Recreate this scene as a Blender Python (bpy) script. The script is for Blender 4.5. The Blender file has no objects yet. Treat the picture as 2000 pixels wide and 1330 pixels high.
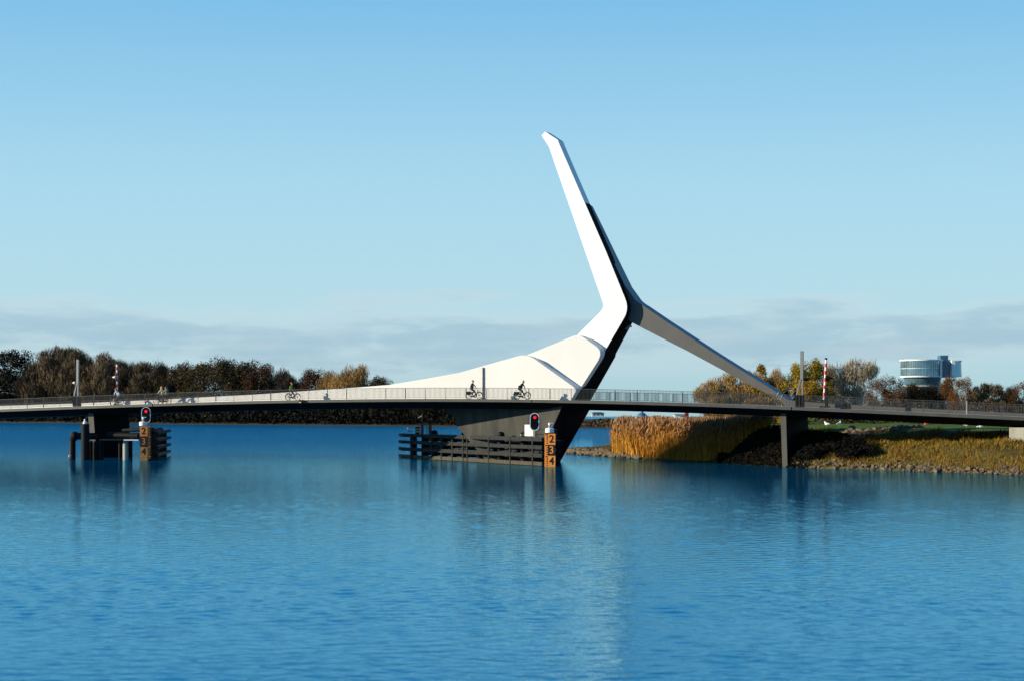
import bpy, bmesh, math, random
import numpy as np
from mathutils import Vector, Matrix, Euler, noise as mnoise

# ------------------------------------------------------------------ camera, sky, sun
S = bpy.context.scene
COL = S.collection
R = math.radians
CAM_H = 5.09          # eye height over the water
F = 3732.0            # focal length in pixels of the 2000 px wide photograph
HZ = 800.0            # row of the horizon in the photograph
cam_d = bpy.data.cameras.new("camera")
cam = bpy.data.objects.new("camera", cam_d)
COL.objects.link(cam)
cam.location = (0, 0, CAM_H)
cam.rotation_euler = (R(90), 0, 0)
cam_d.sensor_width = 36
cam_d.lens = 36 * F / 2000
cam_d.shift_y = (HZ - 665) / 2000
cam_d.clip_start = 0.5
cam_d.clip_end = 6000
cam_d.dof.use_dof = True
cam_d.dof.focus_distance = 150
cam_d.dof.aperture_fstop = 1.1
S.camera = cam

SUN_AZ, SUN_EL = R(81), R(17.5)       # behind the camera to its left
sun_to = Vector((-math.sin(SUN_AZ) * math.cos(SUN_EL), -math.cos(SUN_AZ) * math.cos(SUN_EL), math.sin(SUN_EL)))
sd = bpy.data.lights.new("sun", 'SUN')
sd.energy = 5.0
sd.angle = R(0.5)
sd.color = (1.0, 0.89, 0.68)
sun = bpy.data.objects.new("sun", sd)
COL.objects.link(sun)
sun.rotation_euler = sun_to.to_track_quat('Z', 'Y').to_euler()
S.view_settings.view_transform = 'Standard'
S.view_settings.look = 'None'
S.view_settings.exposure = 0.5
S.view_settings.gamma = 1
S.cycles.max_bounces = 6
S.cycles.caustics_reflective = False
S.cycles.caustics_refractive = False

world = bpy.data.worlds.new("World")
S.world = world
world.use_nodes = True
wn = world.node_tree
wn.nodes.clear()


class NT:
    """tiny node-tree helper"""
    def __init__(s, tree):
        s.t = tree

    def n(s, kind, **kw):
        nd = s.t.nodes.new(kind)
        for k, v in kw.items():
            if k.startswith('i_'):
                key = k[2:]
                key = int(key) if key.isdigit() else key.replace('_', ' ')
                s.set(nd, key, v)
            else:
                setattr(nd, k, v)
        return nd

    def set(s, nd, key, v):
        if isinstance(v, bpy.types.NodeSocket):
            s.t.links.new(v, nd.inputs[key])
        else:
            nd.inputs[key].default_value = v

    def math(s, op, a, b=0.0, clamp=False):
        nd = s.n('ShaderNodeMath', operation=op, use_clamp=clamp)
        s.set(nd, 0, a)
        s.set(nd, 1, b)
        return nd.outputs[0]

    def ramp(s, fac, stops, interp='LINEAR'):
        nd = s.n('ShaderNodeValToRGB')
        nd.color_ramp.interpolation = interp
        el = nd.color_ramp.elements
        while len(el) > 1:
            el.remove(el[-1])
        el[0].position, el[0].color = stops[0][0], tuple(stops[0][1]) + (1,)
        for p, c in stops[1:]:
            e = el.new(p)
            e.color = tuple(c) + (1,)
        s.set(nd, 'Fac', fac)
        return nd.outputs['Color']

    def mix(s, fac, a, b, mode='MIX'):
        nd = s.n('ShaderNodeMix', data_type='RGBA', blend_type=mode)
        s.set(nd, 'Factor', fac)
        for i, v in ((6, a), (7, b)):
            if isinstance(v, bpy.types.NodeSocket):
                s.t.links.new(v, nd.inputs[i])
            else:
                nd.inputs[i].default_value = tuple(v) + ((1,) if len(v) == 3 else ())
        return nd.outputs[2]

    def noise(s, vec, scale, detail=3, rough=0.5):
        nd = s.n('ShaderNodeTexNoise')
        s.set(nd, 'Vector', vec)
        s.set(nd, 'Scale', scale)
        s.set(nd, 'Detail', detail)
        s.set(nd, 'Roughness', rough)
        return nd.outputs['Fac']

    def maprange(s, v, a, b, c=0.0, d=1.0, smooth=False):
        nd = s.n('ShaderNodeMapRange')
        if smooth:
            nd.interpolation_type = 'SMOOTHSTEP'
        for k, x in zip((0, 1, 2, 3, 4), (v, a, b, c, d)):
            s.set(nd, k, x)
        return nd.outputs[0]

    def comb(s, x, y, z):
        nd = s.n('ShaderNodeCombineXYZ')
        for k, v in zip((0, 1, 2), (x, y, z)):
            s.set(nd, k, v)
        return nd.outputs[0]


w = NT(wn)
sky = w.n('ShaderNodeTexSky', sky_type='NISHITA')
sky.sun_disc = False
sky.sun_elevation = SUN_EL
sky.sun_rotation = math.atan2(sun_to.x, sun_to.y)
sky.air_density = 1.2
sky.dust_density = 0.6
sky.ozone_density = 3.0
geo = w.n('ShaderNodeNewGeometry')
sep = w.n('ShaderNodeSeparateXYZ')
tc = w.n('ShaderNodeTexCoord')
wn.links.new(tc.outputs['Generated'], sep.inputs[0])
az = w.math('ARCTAN2', sep.outputs[0], sep.outputs[1])
el = w.math('ARCSINE', sep.outputs[2])
# clear-air colour by elevation angle (radians / 1.5708)
elf = w.math('DIVIDE', el, 1.5708, clamp=True)
sky_ramp = w.ramp(elf, [
    (0.0, (0.42, 0.64, 0.70)),
    (0.03, (0.48, 0.73, 0.83)),
    (0.075, (0.40, 0.70, 0.87)),
    (0.135, (0.21, 0.53, 0.83)),
    (0.19, (0.075, 0.38, 0.74)),
    (0.30, (0.012, 0.23, 0.60)),
    (0.50, (0.005, 0.10, 0.38)),
    (1.0, (0.004, 0.05, 0.25))])
wv = w.n('ShaderNodeVectorMath', operation='SCALE')
wn.links.new(sky_ramp, wv.inputs[0])
wv.inputs['Scale'].default_value = 7.05       # the background strength below is 0.1
clear = w.mix(0.94, sky.outputs[0], wv.outputs[0])
# a low bank of stratus and small cumulus along the horizon
cv = w.comb(w.math('MULTIPLY', az, 5.0), w.math('MULTIPLY', el, 34.0), 3.7)
n1 = w.noise(cv, 1.1, 6, 0.55)
cv2 = w.comb(w.math('MULTIPLY', az, 8.0), w.math('MULTIPLY', el, 40.0), 9.1)
n2 = w.noise(cv2, 2.2, 5, 0.6)
cv3 = w.comb(w.math('MULTIPLY', az, 16.0), w.math('MULTIPLY', el, 70.0), 1.3)
n3 = w.noise(cv3, 1.0, 6, 0.62)
ed = w.math('ADD', el, w.math('ADD', w.math('MULTIPLY', w.math('SUBTRACT', n1, 0.5), 0.05), w.math('MULTIPLY', w.math('SUBTRACT', n3, 0.5), 0.016)))
band = w.math('MULTIPLY', w.maprange(ed, 0.014, 0.034, 0, 1, True), w.maprange(ed, 0.046, 0.058, 1, 0, True))
dens = w.math('MULTIPLY', band, w.maprange(n3, 0.30, 0.62, 0.35, 1, True))
body = w.mix(w.maprange(n2, 0.42, 0.70, 0, 1, True), (2.5, 3.6, 4.5), (3.3, 4.15, 4.75))
cl_col = w.mix(w.maprange(dens, 0.15, 0.75, 1, 0, True), body, (4.4, 4.95, 5.25))
final = w.mix(w.math('MULTIPLY', w.math('POWER', dens, 0.7), 0.7), clear, cl_col)
bg = w.n('ShaderNodeBackground')
wn.links.new(final, bg.inputs['Color'])
bg.inputs['Strength'].default_value = 0.1
wo = w.n('ShaderNodeOutputWorld')
wn.links.new(bg.outputs[0], wo.inputs['Surface'])

# ------------------------------------------------------------------ survey helpers
TH = math.atan(0.47)
U = Vector((math.cos(TH), -math.sin(TH), 0))      # along the bridge, to the right
V = Vector((math.sin(TH), math.cos(TH), 0))       # across the bridge, away from the camera
O = Vector((0, 181, 0))
C0 = Vector((0, 0, CAM_H))


def W(s, w_, z):
    p = O + s * U + w_ * V
    return Vector((p.x, p.y, z))


def bp(px, py, w_):
    """(s, z) on the vertical plane w_ metres behind the near deck edge"""
    d = Vector(((px - 1000) / F, 1, (HZ - py) / F))
    t = ((O - Vector((0, 0, 0))).dot(V) + w_) / Vector((d.x, d.y, 0)).dot(V)
    p = Vector((d.x * t, d.y * t, 0)) - O
    return p.dot(U), CAM_H + d.z * t


def at(px, Y, py=None):
    return Vector(((px - 1000) / F * Y, Y, CAM_H + (HZ - (py if py is not None else HZ)) / F * Y))


def interp(x, xs, ys):
    return float(np.interp(x, xs, ys))


# ------------------------------------------------------------------ mesh helpers
class MB:
    def __init__(s):
        s.v, s.f, s.m = [], [], []

    def face(s, pts, m=0):
        b = len(s.v)
        s.v.extend([tuple(p) for p in pts])
        s.f.append(tuple(range(b, b + len(pts))))
        s.m.append(m)

    def add(s, verts, faces, m=0):
        b = len(s.v)
        s.v.extend([tuple(p) for p in verts])
        for f in faces:
            s.f.append(tuple(i + b for i in f))
            s.m.append(m)

    def box(s, c, size, mat=None, m=0):
        c = Vector(c)
        sx, sy, sz = size[0] / 2, size[1] / 2, size[2] / 2
        pts = [Vector((x, y, z)) for x in (-sx, sx) for y in (-sy, sy) for z in (-sz, sz)]
        if mat is not None:
            pts = [mat @ p for p in pts]
        s.add([c + p for p in pts], [(0, 1, 3, 2), (4, 6, 7, 5), (0, 4, 5, 1), (2, 3, 7, 6), (0, 2, 6, 4), (1, 5, 7, 3)], m)

    def bbox(s, s0, s1, w0, w1, z0, z1, m=0):
        """box in bridge coordinates"""
        pts = [W(a, b, c) for a in (s0, s1) for b in (w0, w1) for c in (z0, z1)]
        s.add(pts, [(0, 1, 3, 2), (4, 6, 7, 5), (0, 4, 5, 1), (2, 3, 7, 6), (0, 2, 6, 4), (1, 5, 7, 3)], m)

    def tube(s, p0, p1, r0, r1=None, n=8, m=0, caps=True):
        r1 = r0 if r1 is None else r1
        p0, p1 = Vector(p0), Vector(p1)
        d = (p1 - p0)
        if d.length < 1e-6:
            return
        q = d.to_track_quat('Z', 'Y')
        ring = [(math.cos(2 * math.pi * i / n), math.sin(2 * math.pi * i / n)) for i in range(n)]
        vs = [p0 + q @ Vector((a * r0, b * r0, 0)) for a, b in ring] + [p1 + q @ Vector((a * r1, b * r1, 0)) for a, b in ring]
        fs = [(i, (i + 1) % n, n + (i + 1) % n, n + i) for i in range(n)]
        if caps:
            fs += [tuple(range(n - 1, -1, -1)), tuple(range(n, 2 * n))]
        s.add(vs, fs, m)

    def path(s, pts, r, n=6, m=0):
        for a, b in zip(pts[:-1], pts[1:]):
            s.tube(a, b, r, r, n, m)

    def ball(s, c, r, seg=10, rings=6, sc=(1, 1, 1), m=0, jit=0.0, rng=None):
        c = Vector(c)
        vs, fs = [], []
        for i in range(rings + 1):
            th = math.pi * i / rings
            for j in range(seg):
                ph = 2 * math.pi * j / seg
                k = 1 + (rng.uniform(-jit, jit) if rng else 0)
                vs.append(c + Vector((r * sc[0] * k * math.sin(th) * math.cos(ph), r * sc[1] * k * math.sin(th) * math.sin(ph), r * sc[2] * k * math.cos(th))))
        for i in range(rings):
            for j in range(seg):
                a, b = i * seg + j, i * seg + (j + 1) % seg
                fs.append((a, a + seg, b + seg, b))
        s.add(vs, fs, m)

    def lathe(s, c, prof, n=16, m=0):
        """prof: list of (r, z)"""
        c = Vector(c)
        vs, fs = [], []
        for r, z in prof:
            for j in range(n):
                ph = 2 * math.pi * j / n
                vs.append(c + Vector((r * math.cos(ph), r * math.sin(ph), z)))
        for i in range(len(prof) - 1):
            for j in range(n):
                a, b = i * n + j, i * n + (j + 1) % n
                fs.append((a, b, b + n, a + n))
        fs.append(tuple(range(n - 1, -1, -1)))
        fs.append(tuple(range((len(prof) - 1) * n, len(prof) * n)))
        s.add(vs, fs, m)

    def prism(s, front, back, m=0, mside=None):
        """closed solid between two matching outlines (lists of points)"""
        n = len(front)
        b = len(s.v)
        s.v.extend([tuple(p) for p in front] + [tuple(p) for p in back])
        s.f.append(tuple(b + i for i in range(n)))
        s.m.append(m)
        s.f.append(tuple(b + n + i for i in reversed(range(n))))
        s.m.append(m)
        for i in range(n):
            j = (i + 1) % n
            s.f.append((b + i, b + n + i, b + n + j, b + j))
            s.m.append(m if mside is None else mside(i))

    def ring(s, c, rad, r, ax_q, n=24, k=6, m=0):
        """torus about the local Z of quaternion ax_q"""
        c = Vector(c)
        vs, fs = [], []
        for i in range(n):
            a = 2 * math.pi * i / n
            for j in range(k):
                b = 2 * math.pi * j / k
                rr = rad + r * math.cos(b)
                vs.append(c + ax_q @ Vector((rr * math.cos(a), rr * math.sin(a), r * math.sin(b))))
        for i in range(n):
            for j in range(k):
                fs.append((i * k + j, ((i + 1) % n) * k + j, ((i + 1) % n) * k + (j + 1) % k, i * k + (j + 1) % k))
        s.add(vs, fs, m)


OFF = {}


def obj(name, mb, mats, parent=None, smooth=False, origin=None, fix=True, bevel=0, local=False):
    """link a mesh object; coordinates in mb are world metres unless local"""
    if parent is not None:
        off = Vector((0, 0, 0)) if local else OFF[parent]
    else:
        off = Vector(origin) if origin is not None else Vector((0, 0, 0))
    me = bpy.data.meshes.new(name)
    me.from_pydata([(p[0] - off.x, p[1] - off.y, p[2] - off.z) for p in mb.v], [], mb.f)
    mats = mats if isinstance(mats, (list, tuple)) else [mats]
    for mt in mats:
        me.materials.append(mt)
    me.polygons.foreach_set('material_index', mb.m)
    if fix:
        bm = bmesh.new()
        bm.from_mesh(me)
        bmesh.ops.recalc_face_normals(bm, faces=bm.faces)
        bm.to_mesh(me)
        bm.free()
    if smooth:
        me.polygons.foreach_set('use_smooth', [True] * len(me.polygons))
    me.update()
    o = bpy.data.objects.new(name, me)
    COL.objects.link(o)
    if parent is not None:
        o.parent = parent
        OFF[o] = Vector(OFF[parent])
    else:
        o.location = off
        OFF[o] = off
    if bevel:
        b = o.modifiers.new('bevel', 'BEVEL')
        b.width = bevel
        b.segments = 2
        b.limit_method = 'ANGLE'
        b.angle_limit = R(40)
    return o


def tag(o, label=None, cat=None, group=None, kind=None):
    if label:
        o['label'] = label
    if cat:
        o['category'] = cat
    if group:
        o['group'] = group
    if kind:
        o['kind'] = kind
    return o


def thing(name, loc, label, cat, group=None, rz=0):
    e = bpy.data.objects.new(name, None)
    COL.objects.link(e)
    e.empty_display_size = 0.3
    e.location = loc
    e.rotation_euler = (0, 0, rz)
    OFF[e] = Vector(loc)
    return tag(e, label, cat, group)


def dup(root, loc, label, group=None, rz=None, scale=None):
    r = root.copy()
    COL.objects.link(r)
    r.location = loc
    if rz is not None:
        r.rotation_euler = (0, 0, rz)
    if scale is not None:
        r.scale = scale if hasattr(scale, '__len__') else (scale,) * 3
    r['label'] = label
    if group:
        r['group'] = group
    for ch in list(root.children):
        c = ch.copy()
        COL.objects.link(c)
        c.parent = r
        for g in list(ch.children):
            d = g.copy()
            COL.objects.link(d)
            d.parent = c
    return r


# ------------------------------------------------------------------ materials
def mat(name, col, rough=0.6, metal=0.0, var=0.12, scale=2.0, bump=0.0, col2=None, detail=4, spec=0.5, stretch=None):
    m = bpy.data.materials.new(name)
    m.use_nodes = True
    t = m.node_tree
    t.nodes.clear()
    q = NT(t)
    out = q.n('ShaderNodeOutputMaterial')
    b = q.n('ShaderNodeBsdfPrincipled')
    t.links.new(b.outputs[0], out.inputs[0])
    b.inputs['Roughness'].default_value = rough
    b.inputs['Metallic'].default_value = metal
    b.inputs['Specular IOR Level'].default_value = spec
    g = q.n('ShaderNodeNewGeometry')
    vec = g.outputs['Position']
    if stretch:
        mp = q.n('ShaderNodeMapping')
        mp.inputs['Scale'].default_value = stretch
        t.links.new(vec, mp.inputs[0])
        vec = mp.outputs[0]
    nz = q.noise(vec, scale, detail, 0.6)
    c2 = col2 if col2 else tuple(min(1, c * (1 + 1.6 * var)) for c in col)
    c1 = col if col2 else tuple(c * (1 - 1.6 * var) for c in col)
    q.set(b, 'Base Color', q.ramp(nz, [(0.32, c1), (0.68, c2)]))
    if bump:
        bn = q.n('ShaderNodeBump')
        bn.inputs['Strength'].default_value = 1
        bn.inputs['Distance'].default_value = bump
        t.links.new(nz, bn.inputs['Height'])
        t.links.new(bn.outputs[0], b.inputs['Normal'])
    return m


def foliage(name, cols, var=0.5):
    """leaf / twig material: colour varies per face clump and per tree"""
    m = bpy.data.materials.new(name)
    m.use_nodes = True
    t = m.node_tree
    t.nodes.clear()
    q = NT(t)
    out = q.n('ShaderNodeOutputMaterial')
    b = q.n('ShaderNodeBsdfPrincipled')
    t.links.new(b.outputs[0], out.inputs[0])
    b.inputs['Roughness'].default_value = 0.8
    b.inputs['Specular IOR Level'].default_value = 0.15
    g = q.n('ShaderNodeNewGeometry')
    oi = q.n('ShaderNodeObjectInfo')
    r1 = q.math('ADD', q.math('MULTIPLY', g.outputs['Random Per Island'], 0.6), q.math('MULTIPLY', oi.outputs['Random'], 0.4))
    nz = q.noise(g.outputs['Position'], 0.35, 2, 0.5)
    fac = q.math('ADD', q.math('MULTIPLY', r1, 0.65), q.math('MULTIPLY', nz, 0.35))
    n = len(cols)
    q.set(b, 'Base Color', q.ramp(fac, [(0.2 + 0.6 * i / max(1, n - 1), c) for i, c in enumerate(cols)]))
    return m


M = {}
M['white'] = mat('white_paint', (0.80, 0.79, 0.76), 0.5, 0, 0.02, 0.25, col2=(0.84, 0.83, 0.80), stretch=(1, 1, 0.15))
M['white2'] = mat('weathered_white_paint', (0.69, 0.68, 0.645), 0.55, 0, 0.02, 0.22, col2=(0.75, 0.74, 0.705), stretch=(1, 1, 0.2))
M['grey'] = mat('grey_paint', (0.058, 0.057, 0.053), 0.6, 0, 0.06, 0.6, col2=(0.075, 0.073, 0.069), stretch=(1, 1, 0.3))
M['fascia'] = mat('dark_grey_paint', (0.036, 0.036, 0.034), 0.6, 0, 0.15, 0.9, stretch=(1, 1, 0.4))
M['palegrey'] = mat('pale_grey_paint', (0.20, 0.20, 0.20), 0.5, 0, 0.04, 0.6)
M['girder'] = mat('near_black_steel_paint', (0.005, 0.005, 0.0055), 0.7, 0, 0.2, 1.0, spec=0.1)
M['sideshade'] = mat('black_side_shade', (0.004, 0.005, 0.007), 0.75, 0, 0.2, 0.6, spec=0.06)  # shade of unlit right-hand faces and recesses, put into the colour
M['hull'] = mat('weathered_concrete', (0.040, 0.038, 0.032), 0.85, 0, 0.35, 0.8, 0.004, detail=6, stretch=(1, 1, 0.25))
M['pier'] = mat('pier_concrete', (0.075, 0.072, 0.062), 0.85, 0, 0.15, 1.2, 0.004, detail=6, stretch=(1, 1, 0.3))
M['concrete'] = mat('pale_concrete', (0.36, 0.35, 0.29), 0.85, 0, 0.12, 1.2, 0.003, stretch=(1, 1, 0.3))
M['deck'] = mat('deck_surfacing', (0.30, 0.28, 0.25), 0.8, 0, 0.1, 4.0)
M['rail'] = mat('railing_steel', (0.045, 0.046, 0.047), 0.5, 0.0, 0.1, 3, spec=0.3)
M['steel'] = mat('galvanised_steel', (0.30, 0.31, 0.31), 0.45, 0.5, 0.1, 4)
M['polegrey'] = mat('pole_grey_paint', (0.16, 0.165, 0.16), 0.5, 0, 0.08, 3)
M['black'] = mat('black_paint', (0.004, 0.004, 0.0045), 0.6, 0, 0.2, 4, spec=0.15)
M['fender'] = mat('weathered_black_timber', (0.014, 0.0145, 0.0135), 0.9, 0, 0.45, 3, 0.01, detail=6)
M['wetlog'] = mat('algae_brown_timber', (0.050, 0.034, 0.014), 0.7, 0, 0.4, 3, 0.01, detail=6)
M['pile'] = mat('black_steel_pile', (0.005, 0.0055, 0.006), 0.6, 0, 0.3, 2, spec=0.15)
M['orange'] = mat('orange_enamel', (0.52, 0.165, 0.008), 0.5, 0, 0.1, 3)
M['ochre'] = mat('weathered_ochre_enamel', (0.30, 0.10, 0.006), 0.55, 0, 0.2, 4)
M['bwhite'] = mat('bright_white_paint', (0.86, 0.86, 0.84), 0.45, 0, 0.02, 2)
M['red'] = mat('red_paint', (0.55, 0.008, 0.015), 0.45, 0, 0.08, 3)
M['yellow'] = mat('pale_yellow_paint', (0.75, 0.62, 0.25), 0.5, 0, 0.08, 3)
M['rust'] = mat('reddish_brown_paint', (0.14, 0.07, 0.045), 0.7, 0, 0.25, 5)
M['soil'] = mat('dark_soil', (0.035, 0.028, 0.015), 0.95, 0, 0.3, 1.2)
M['rock'] = mat('grey_tan_riprap', (0.13, 0.095, 0.052), 0.9, 0, 0.35, 2.5, 0.02, detail=6)
M['gull'] = mat('white_feathers', (0.85, 0.85, 0.85), 0.8, 0, 0.03, 8)
M['bark'] = mat('grey_brown_bark', (0.09, 0.07, 0.05), 0.9, 0, 0.3, 4)
M['palebark'] = mat('pale_birch_bark', (0.35, 0.31, 0.25), 0.85, 0, 0.2, 3)
M['darkbark'] = mat('dark_bark', (0.03, 0.023, 0.017), 0.9, 0, 0.3, 4)


def emit(name, col, st):
    m = bpy.data.materials.new(name)
    m.use_nodes = True
    t = m.node_tree
    t.nodes.clear()
    q = NT(t)
    o = q.n('ShaderNodeOutputMaterial')
    e = q.n('ShaderNodeEmission')
    e.inputs[0].default_value = col + (1,)
    e.inputs[1].default_value = st
    t.links.new(e.outputs[0], o.inputs[0])
    return m


M['redlight'] = emit('red_signal_lamp', (1.0, 0.01, 0.02), 1.6)

# ------------------------------------------------------------------ water
def make_water():
    m = bpy.data.materials.new('lake_water')
    m.use_nodes = True
    t = m.node_tree
    t.nodes.clear()
    q = NT(t)
    out = q.n('ShaderNodeOutputMaterial')
    g = q.n('ShaderNodeNewGeometry')
    sp = q.n('ShaderNodeSeparateXYZ')
    t.links.new(g.outputs['Position'], sp.inputs[0])
    x, y = sp.outputs[0], sp.outputs[1]
    vb = q.comb(q.math('MULTIPLY', x, 1.6), q.math('MULTIPLY', y, 2.4), 4.0)
    vc = q.comb(q.math('MULTIPLY', x, 4.5), q.math('MULTIPLY', y, 6.5), 7.0)
    hgt = q.math('ADD', q.math('MULTIPLY', q.noise(vb, 1.0, 2, 0.5), 0.012), q.math('MULTIPLY', q.noise(vc, 1.0, 2, 0.5), 0.006))
    bn = q.n('ShaderNodeBump')
    bn.inputs['Strength'].default_value = 1.0
    bn.inputs['Distance'].default_value = 1.0
    far = q.maprange(y, 170, 330, 1.0, 16.0)
    t.links.new(q.math('MULTIPLY', hgt, far), bn.inputs['Height'])
    fr = q.n('ShaderNodeFresnel')
    fr.inputs['IOR'].default_value = 1.333
    t.links.new(bn.outputs[0], fr.inputs['Normal'])
    gl = q.n('ShaderNodeBsdfGlossy')
    gl.inputs['Color'].default_value = (0.39, 0.79, 0.96, 1)
    gl.inputs['Roughness'].default_value = 0.025
    t.links.new(bn.outputs[0], gl.inputs['Normal'])
    df = q.n('ShaderNodeBsdfDiffuse')
    df.inputs['Color'].default_value = (0.0, 0.11, 0.25, 1)
    mx = q.n('ShaderNodeMixShader')
    t.links.new(fr.outputs[0], mx.inputs[0])
    t.links.new(df.outputs[0], mx.inputs[1])
    t.links.new(gl.outputs[0], mx.inputs[2])
    t.links.new(mx.outputs[0], out.inputs[0])
    # one sheet: fine rippled mesh where the photograph looks, coarse flat mesh to the horizon
    rg = np.random.default_rng(4)
    rows = [24.0]
    while rows[-1] < 260:
        rows.append(rows[-1] + max(.05, .0017 * rows[-1]))
    rows += [270, 290, 330, 400, 500, 700, 1000, 1500]
    rows = [-40, 0, 18] + rows
    yy = np.array(rows)
    frac = np.linspace(-1, 1, 700) * .345
    cols = np.concatenate([[-6, -2, -.8, -.5], frac, [.5, .8, 2, 6]])
    scale = np.where(yy < 24, 24, np.minimum(yy, 300))
    X = cols[None, :] * scale[:, None]
    Y = np.repeat(yy[:, None], X.shape[1], 1)
    dy = np.gradient(yy)[:, None]
    Z = np.zeros_like(X)
    for i in range(84):
        lam = .19 * (5.5 ** rg.uniform(0, 1))
        th = R(90) + rg.normal(0, R(30))
        k = 2 * math.pi / lam
        slope = .0062 * (lam / .6) ** -.3
        res = np.clip((lam - 2.2 * dy) / lam, 0, 1)
        Z += slope / k * np.sin(k * (math.cos(th) * X + math.sin(th) * Y) + rg.uniform(0, 6.28)) * res
    gust = np.zeros_like(X)
    for i in range(14):
        kx, ky = rg.normal(0, .035), rg.normal(0, .20)
        gust += np.sin(kx * X + ky * Y + rg.uniform(0, 6.28))
    amp = np.clip(.85 + .16 * gust, .25, 1.6)
    amp *= np.interp(Y, [24, 60, 115, 165, 190, 255, 262], [1.3, 1.2, 1, .95, .5, .5, 0])
    amp *= np.interp(np.abs(X) / scale[:, None], [.33, .345], [1, 0])
    Z *= amp
    ny, nx = X.shape
    V_ = np.stack([X, Y, Z], 2).reshape(-1, 3)
    a = (np.arange(ny - 1)[:, None] * nx + np.arange(nx - 1)[None, :]).reshape(-1)
    F_ = np.stack([a, a + 1, a + nx + 1, a + nx], 1)
    me = bpy.data.meshes.new('water')
    me.vertices.add(len(V_))
    me.vertices.foreach_set('co', V_.astype(np.float32).ravel())
    me.loops.add(F_.size)
    me.loops.foreach_set('vertex_index', F_.astype(np.int32).ravel())
    me.polygons.add(len(F_))
    me.polygons.foreach_set('loop_start', np.arange(0, F_.size, 4, dtype=np.int32))
    me.materials.append(m)
    me.update(calc_edges=True)
    me.polygons.foreach_set('use_smooth', [True] * len(me.polygons))
    o = bpy.data.objects.new('water', me)
    COL.objects.link(o)
    tag(o, kind='structure')


make_water()

# ------------------------------------------------------------------ terrain
YWX = [0, 5, 6.3, 11, 19.7, 22.6, 26.3, 31.2, 35.5, 39.8, 60, 140]
YWY = [262, 232, 223, 205, 184, 176, 166.6, 162, 155.7, 148.4, 128, 90]


def yw(x):
    return interp(x, YWX, YWY)


def xl(y):
    return interp(y, [100, 222, 236, 246, 262, 330, 450], [5.5, 5.5, 7, 9, 12, 18, 26])


def sm(t):
    t = max(0.0, min(1.0, t))
    return t * t * (3 - 2 * t)


def ground(x, y):
    d1 = (y - yw(x)) * 0.8
    d = min(d1, x - xl(y))
    n = mnoise.noise(Vector((x * 0.25, y * 0.25, 1.3))) * 0.25 + mnoise.noise(Vector((x * 0.9, y * 0.9, 5.3))) * 0.08
    if d < 0:
        return max(-1.5, d * 0.5)
    low = 2.9 - 0.6 * sm((x - 25) / 4)
    hm = max(0.55, sm((x - 19.5) / 5.0) * (low + (3.2 - low) * sm((d1 - 15) / 7)), sm((d1 - 22) / 25) * 2.8 * sm((x - 13.5) / 5))
    wid = interp(x, [19, 24, 30, 43, 60], [5, 8, 9, 13, 16])
    return 0.25 * sm(d / 0.8) + (hm - 0.25) * sm(d / wid) ** 0.9 + n * sm(d / 4)


def terrain_grid(xs, ys, name, material, fn):
    mb = MB()
    nx, ny = len(xs), len(ys)
    for yv in ys:
        for xv in xs:
            mb.v.append((xv, yv, fn(xv, yv)))
    for j in range(ny - 1):
        for i in range(nx - 1):
            a = j * nx + i
            mb.f.append((a, a + 1, a + nx + 1, a + nx))
            mb.m.append(0)
    return obj(name, mb, material, smooth=True)


def make_ground_mat():
    m = bpy.data.materials.new('bank_ground')
    m.use_nodes = True
    t = m.node_tree
    t.nodes.clear()
    q = NT(t)
    out = q.n('ShaderNodeOutputMaterial')
    b = q.n('ShaderNodeBsdfPrincipled')
    t.links.new(b.outputs[0], out.inputs[0])
    b.inputs['Roughness'].default_value = 0.95
    b.inputs['Specular IOR Level'].default_value = 0.1
    g = q.n('ShaderNodeNewGeometry')
    sp = q.n('ShaderNodeSeparateXYZ')
    t.links.new(g.outputs['Position'], sp.inputs[0])
    nz = q.noise(g.outputs['Position'], 0.5, 5, 0.6)
    nf = q.noise(g.outputs['Position'], 3.0, 4, 0.6)
    c_soil = q.ramp(nf, [(0.3, (0.05, 0.036, 0.012)), (0.7, (0.15, 0.105, 0.032))])
    c_grass = q.ramp(nf, [(0.3, (0.050, 0.090, 0.008)), (0.7, (0.085, 0.13, 0.013))])
    # the mown field lies on the flat top, further back
    top = q.math('MULTIPLY', q.maprange(sp.outputs[2], 2.5, 3.0, 0, 1), q.maprange(q.math('ADD', sp.outputs[1], q.math('MULTIPLY', sp.outputs[0], 0.4)), 192, 198, 0, 1))
    q.set(b, 'Base Color', q.mix(top, c_soil, c_grass))
    return m


M['ground'] = make_ground_mat()
xs = list(np.arange(2, 62, 0.8)) + list(np.arange(62, 170, 4))
ys = list(np.arange(110, 262, 1.0)) + list(np.arange(262, 470, 5))
tag(terrain_grid(xs, ys, 'river_bank', M['ground'], ground), kind='structure')

SHX = [-400, -204, -120, -32, 21, 60, 160, 700]
SHY = [980, 765, 680, 596, 530, 500, 470, 420]


def shore(x):
    return interp(x, SHX, SHY)


def far_ground(x, y):
    d = y - shore(x)
    return -1.0 if d < -1 else min(1.3, 0.2 + d * 0.12)


M['farland'] = mat('far_meadow', (0.010, 0.010, 0.005), 0.95, 0, 0.3, 0.05)
mb = MB()
fx = [-700, -400, -300, -204, -160, -120, -70, -32, 0, 21, 60, 110, 160, 300, 700]
offs = [-2, 0, 4, 12, 40, 300]
for dy in offs:
    for xv in fx:
        mb.v.append((xv, shore(xv) + dy, far_ground(xv, shore(xv) + dy)))
nx = len(fx)
for j in range(len(offs) - 1):
    for i in range(nx - 1):
        a = j * nx + i
        mb.f.append((a, a + 1, a + nx + 1, a + nx))
        mb.m.append(0)
tag(obj('far_bank', mb, M['farland']), kind='structure')

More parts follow.
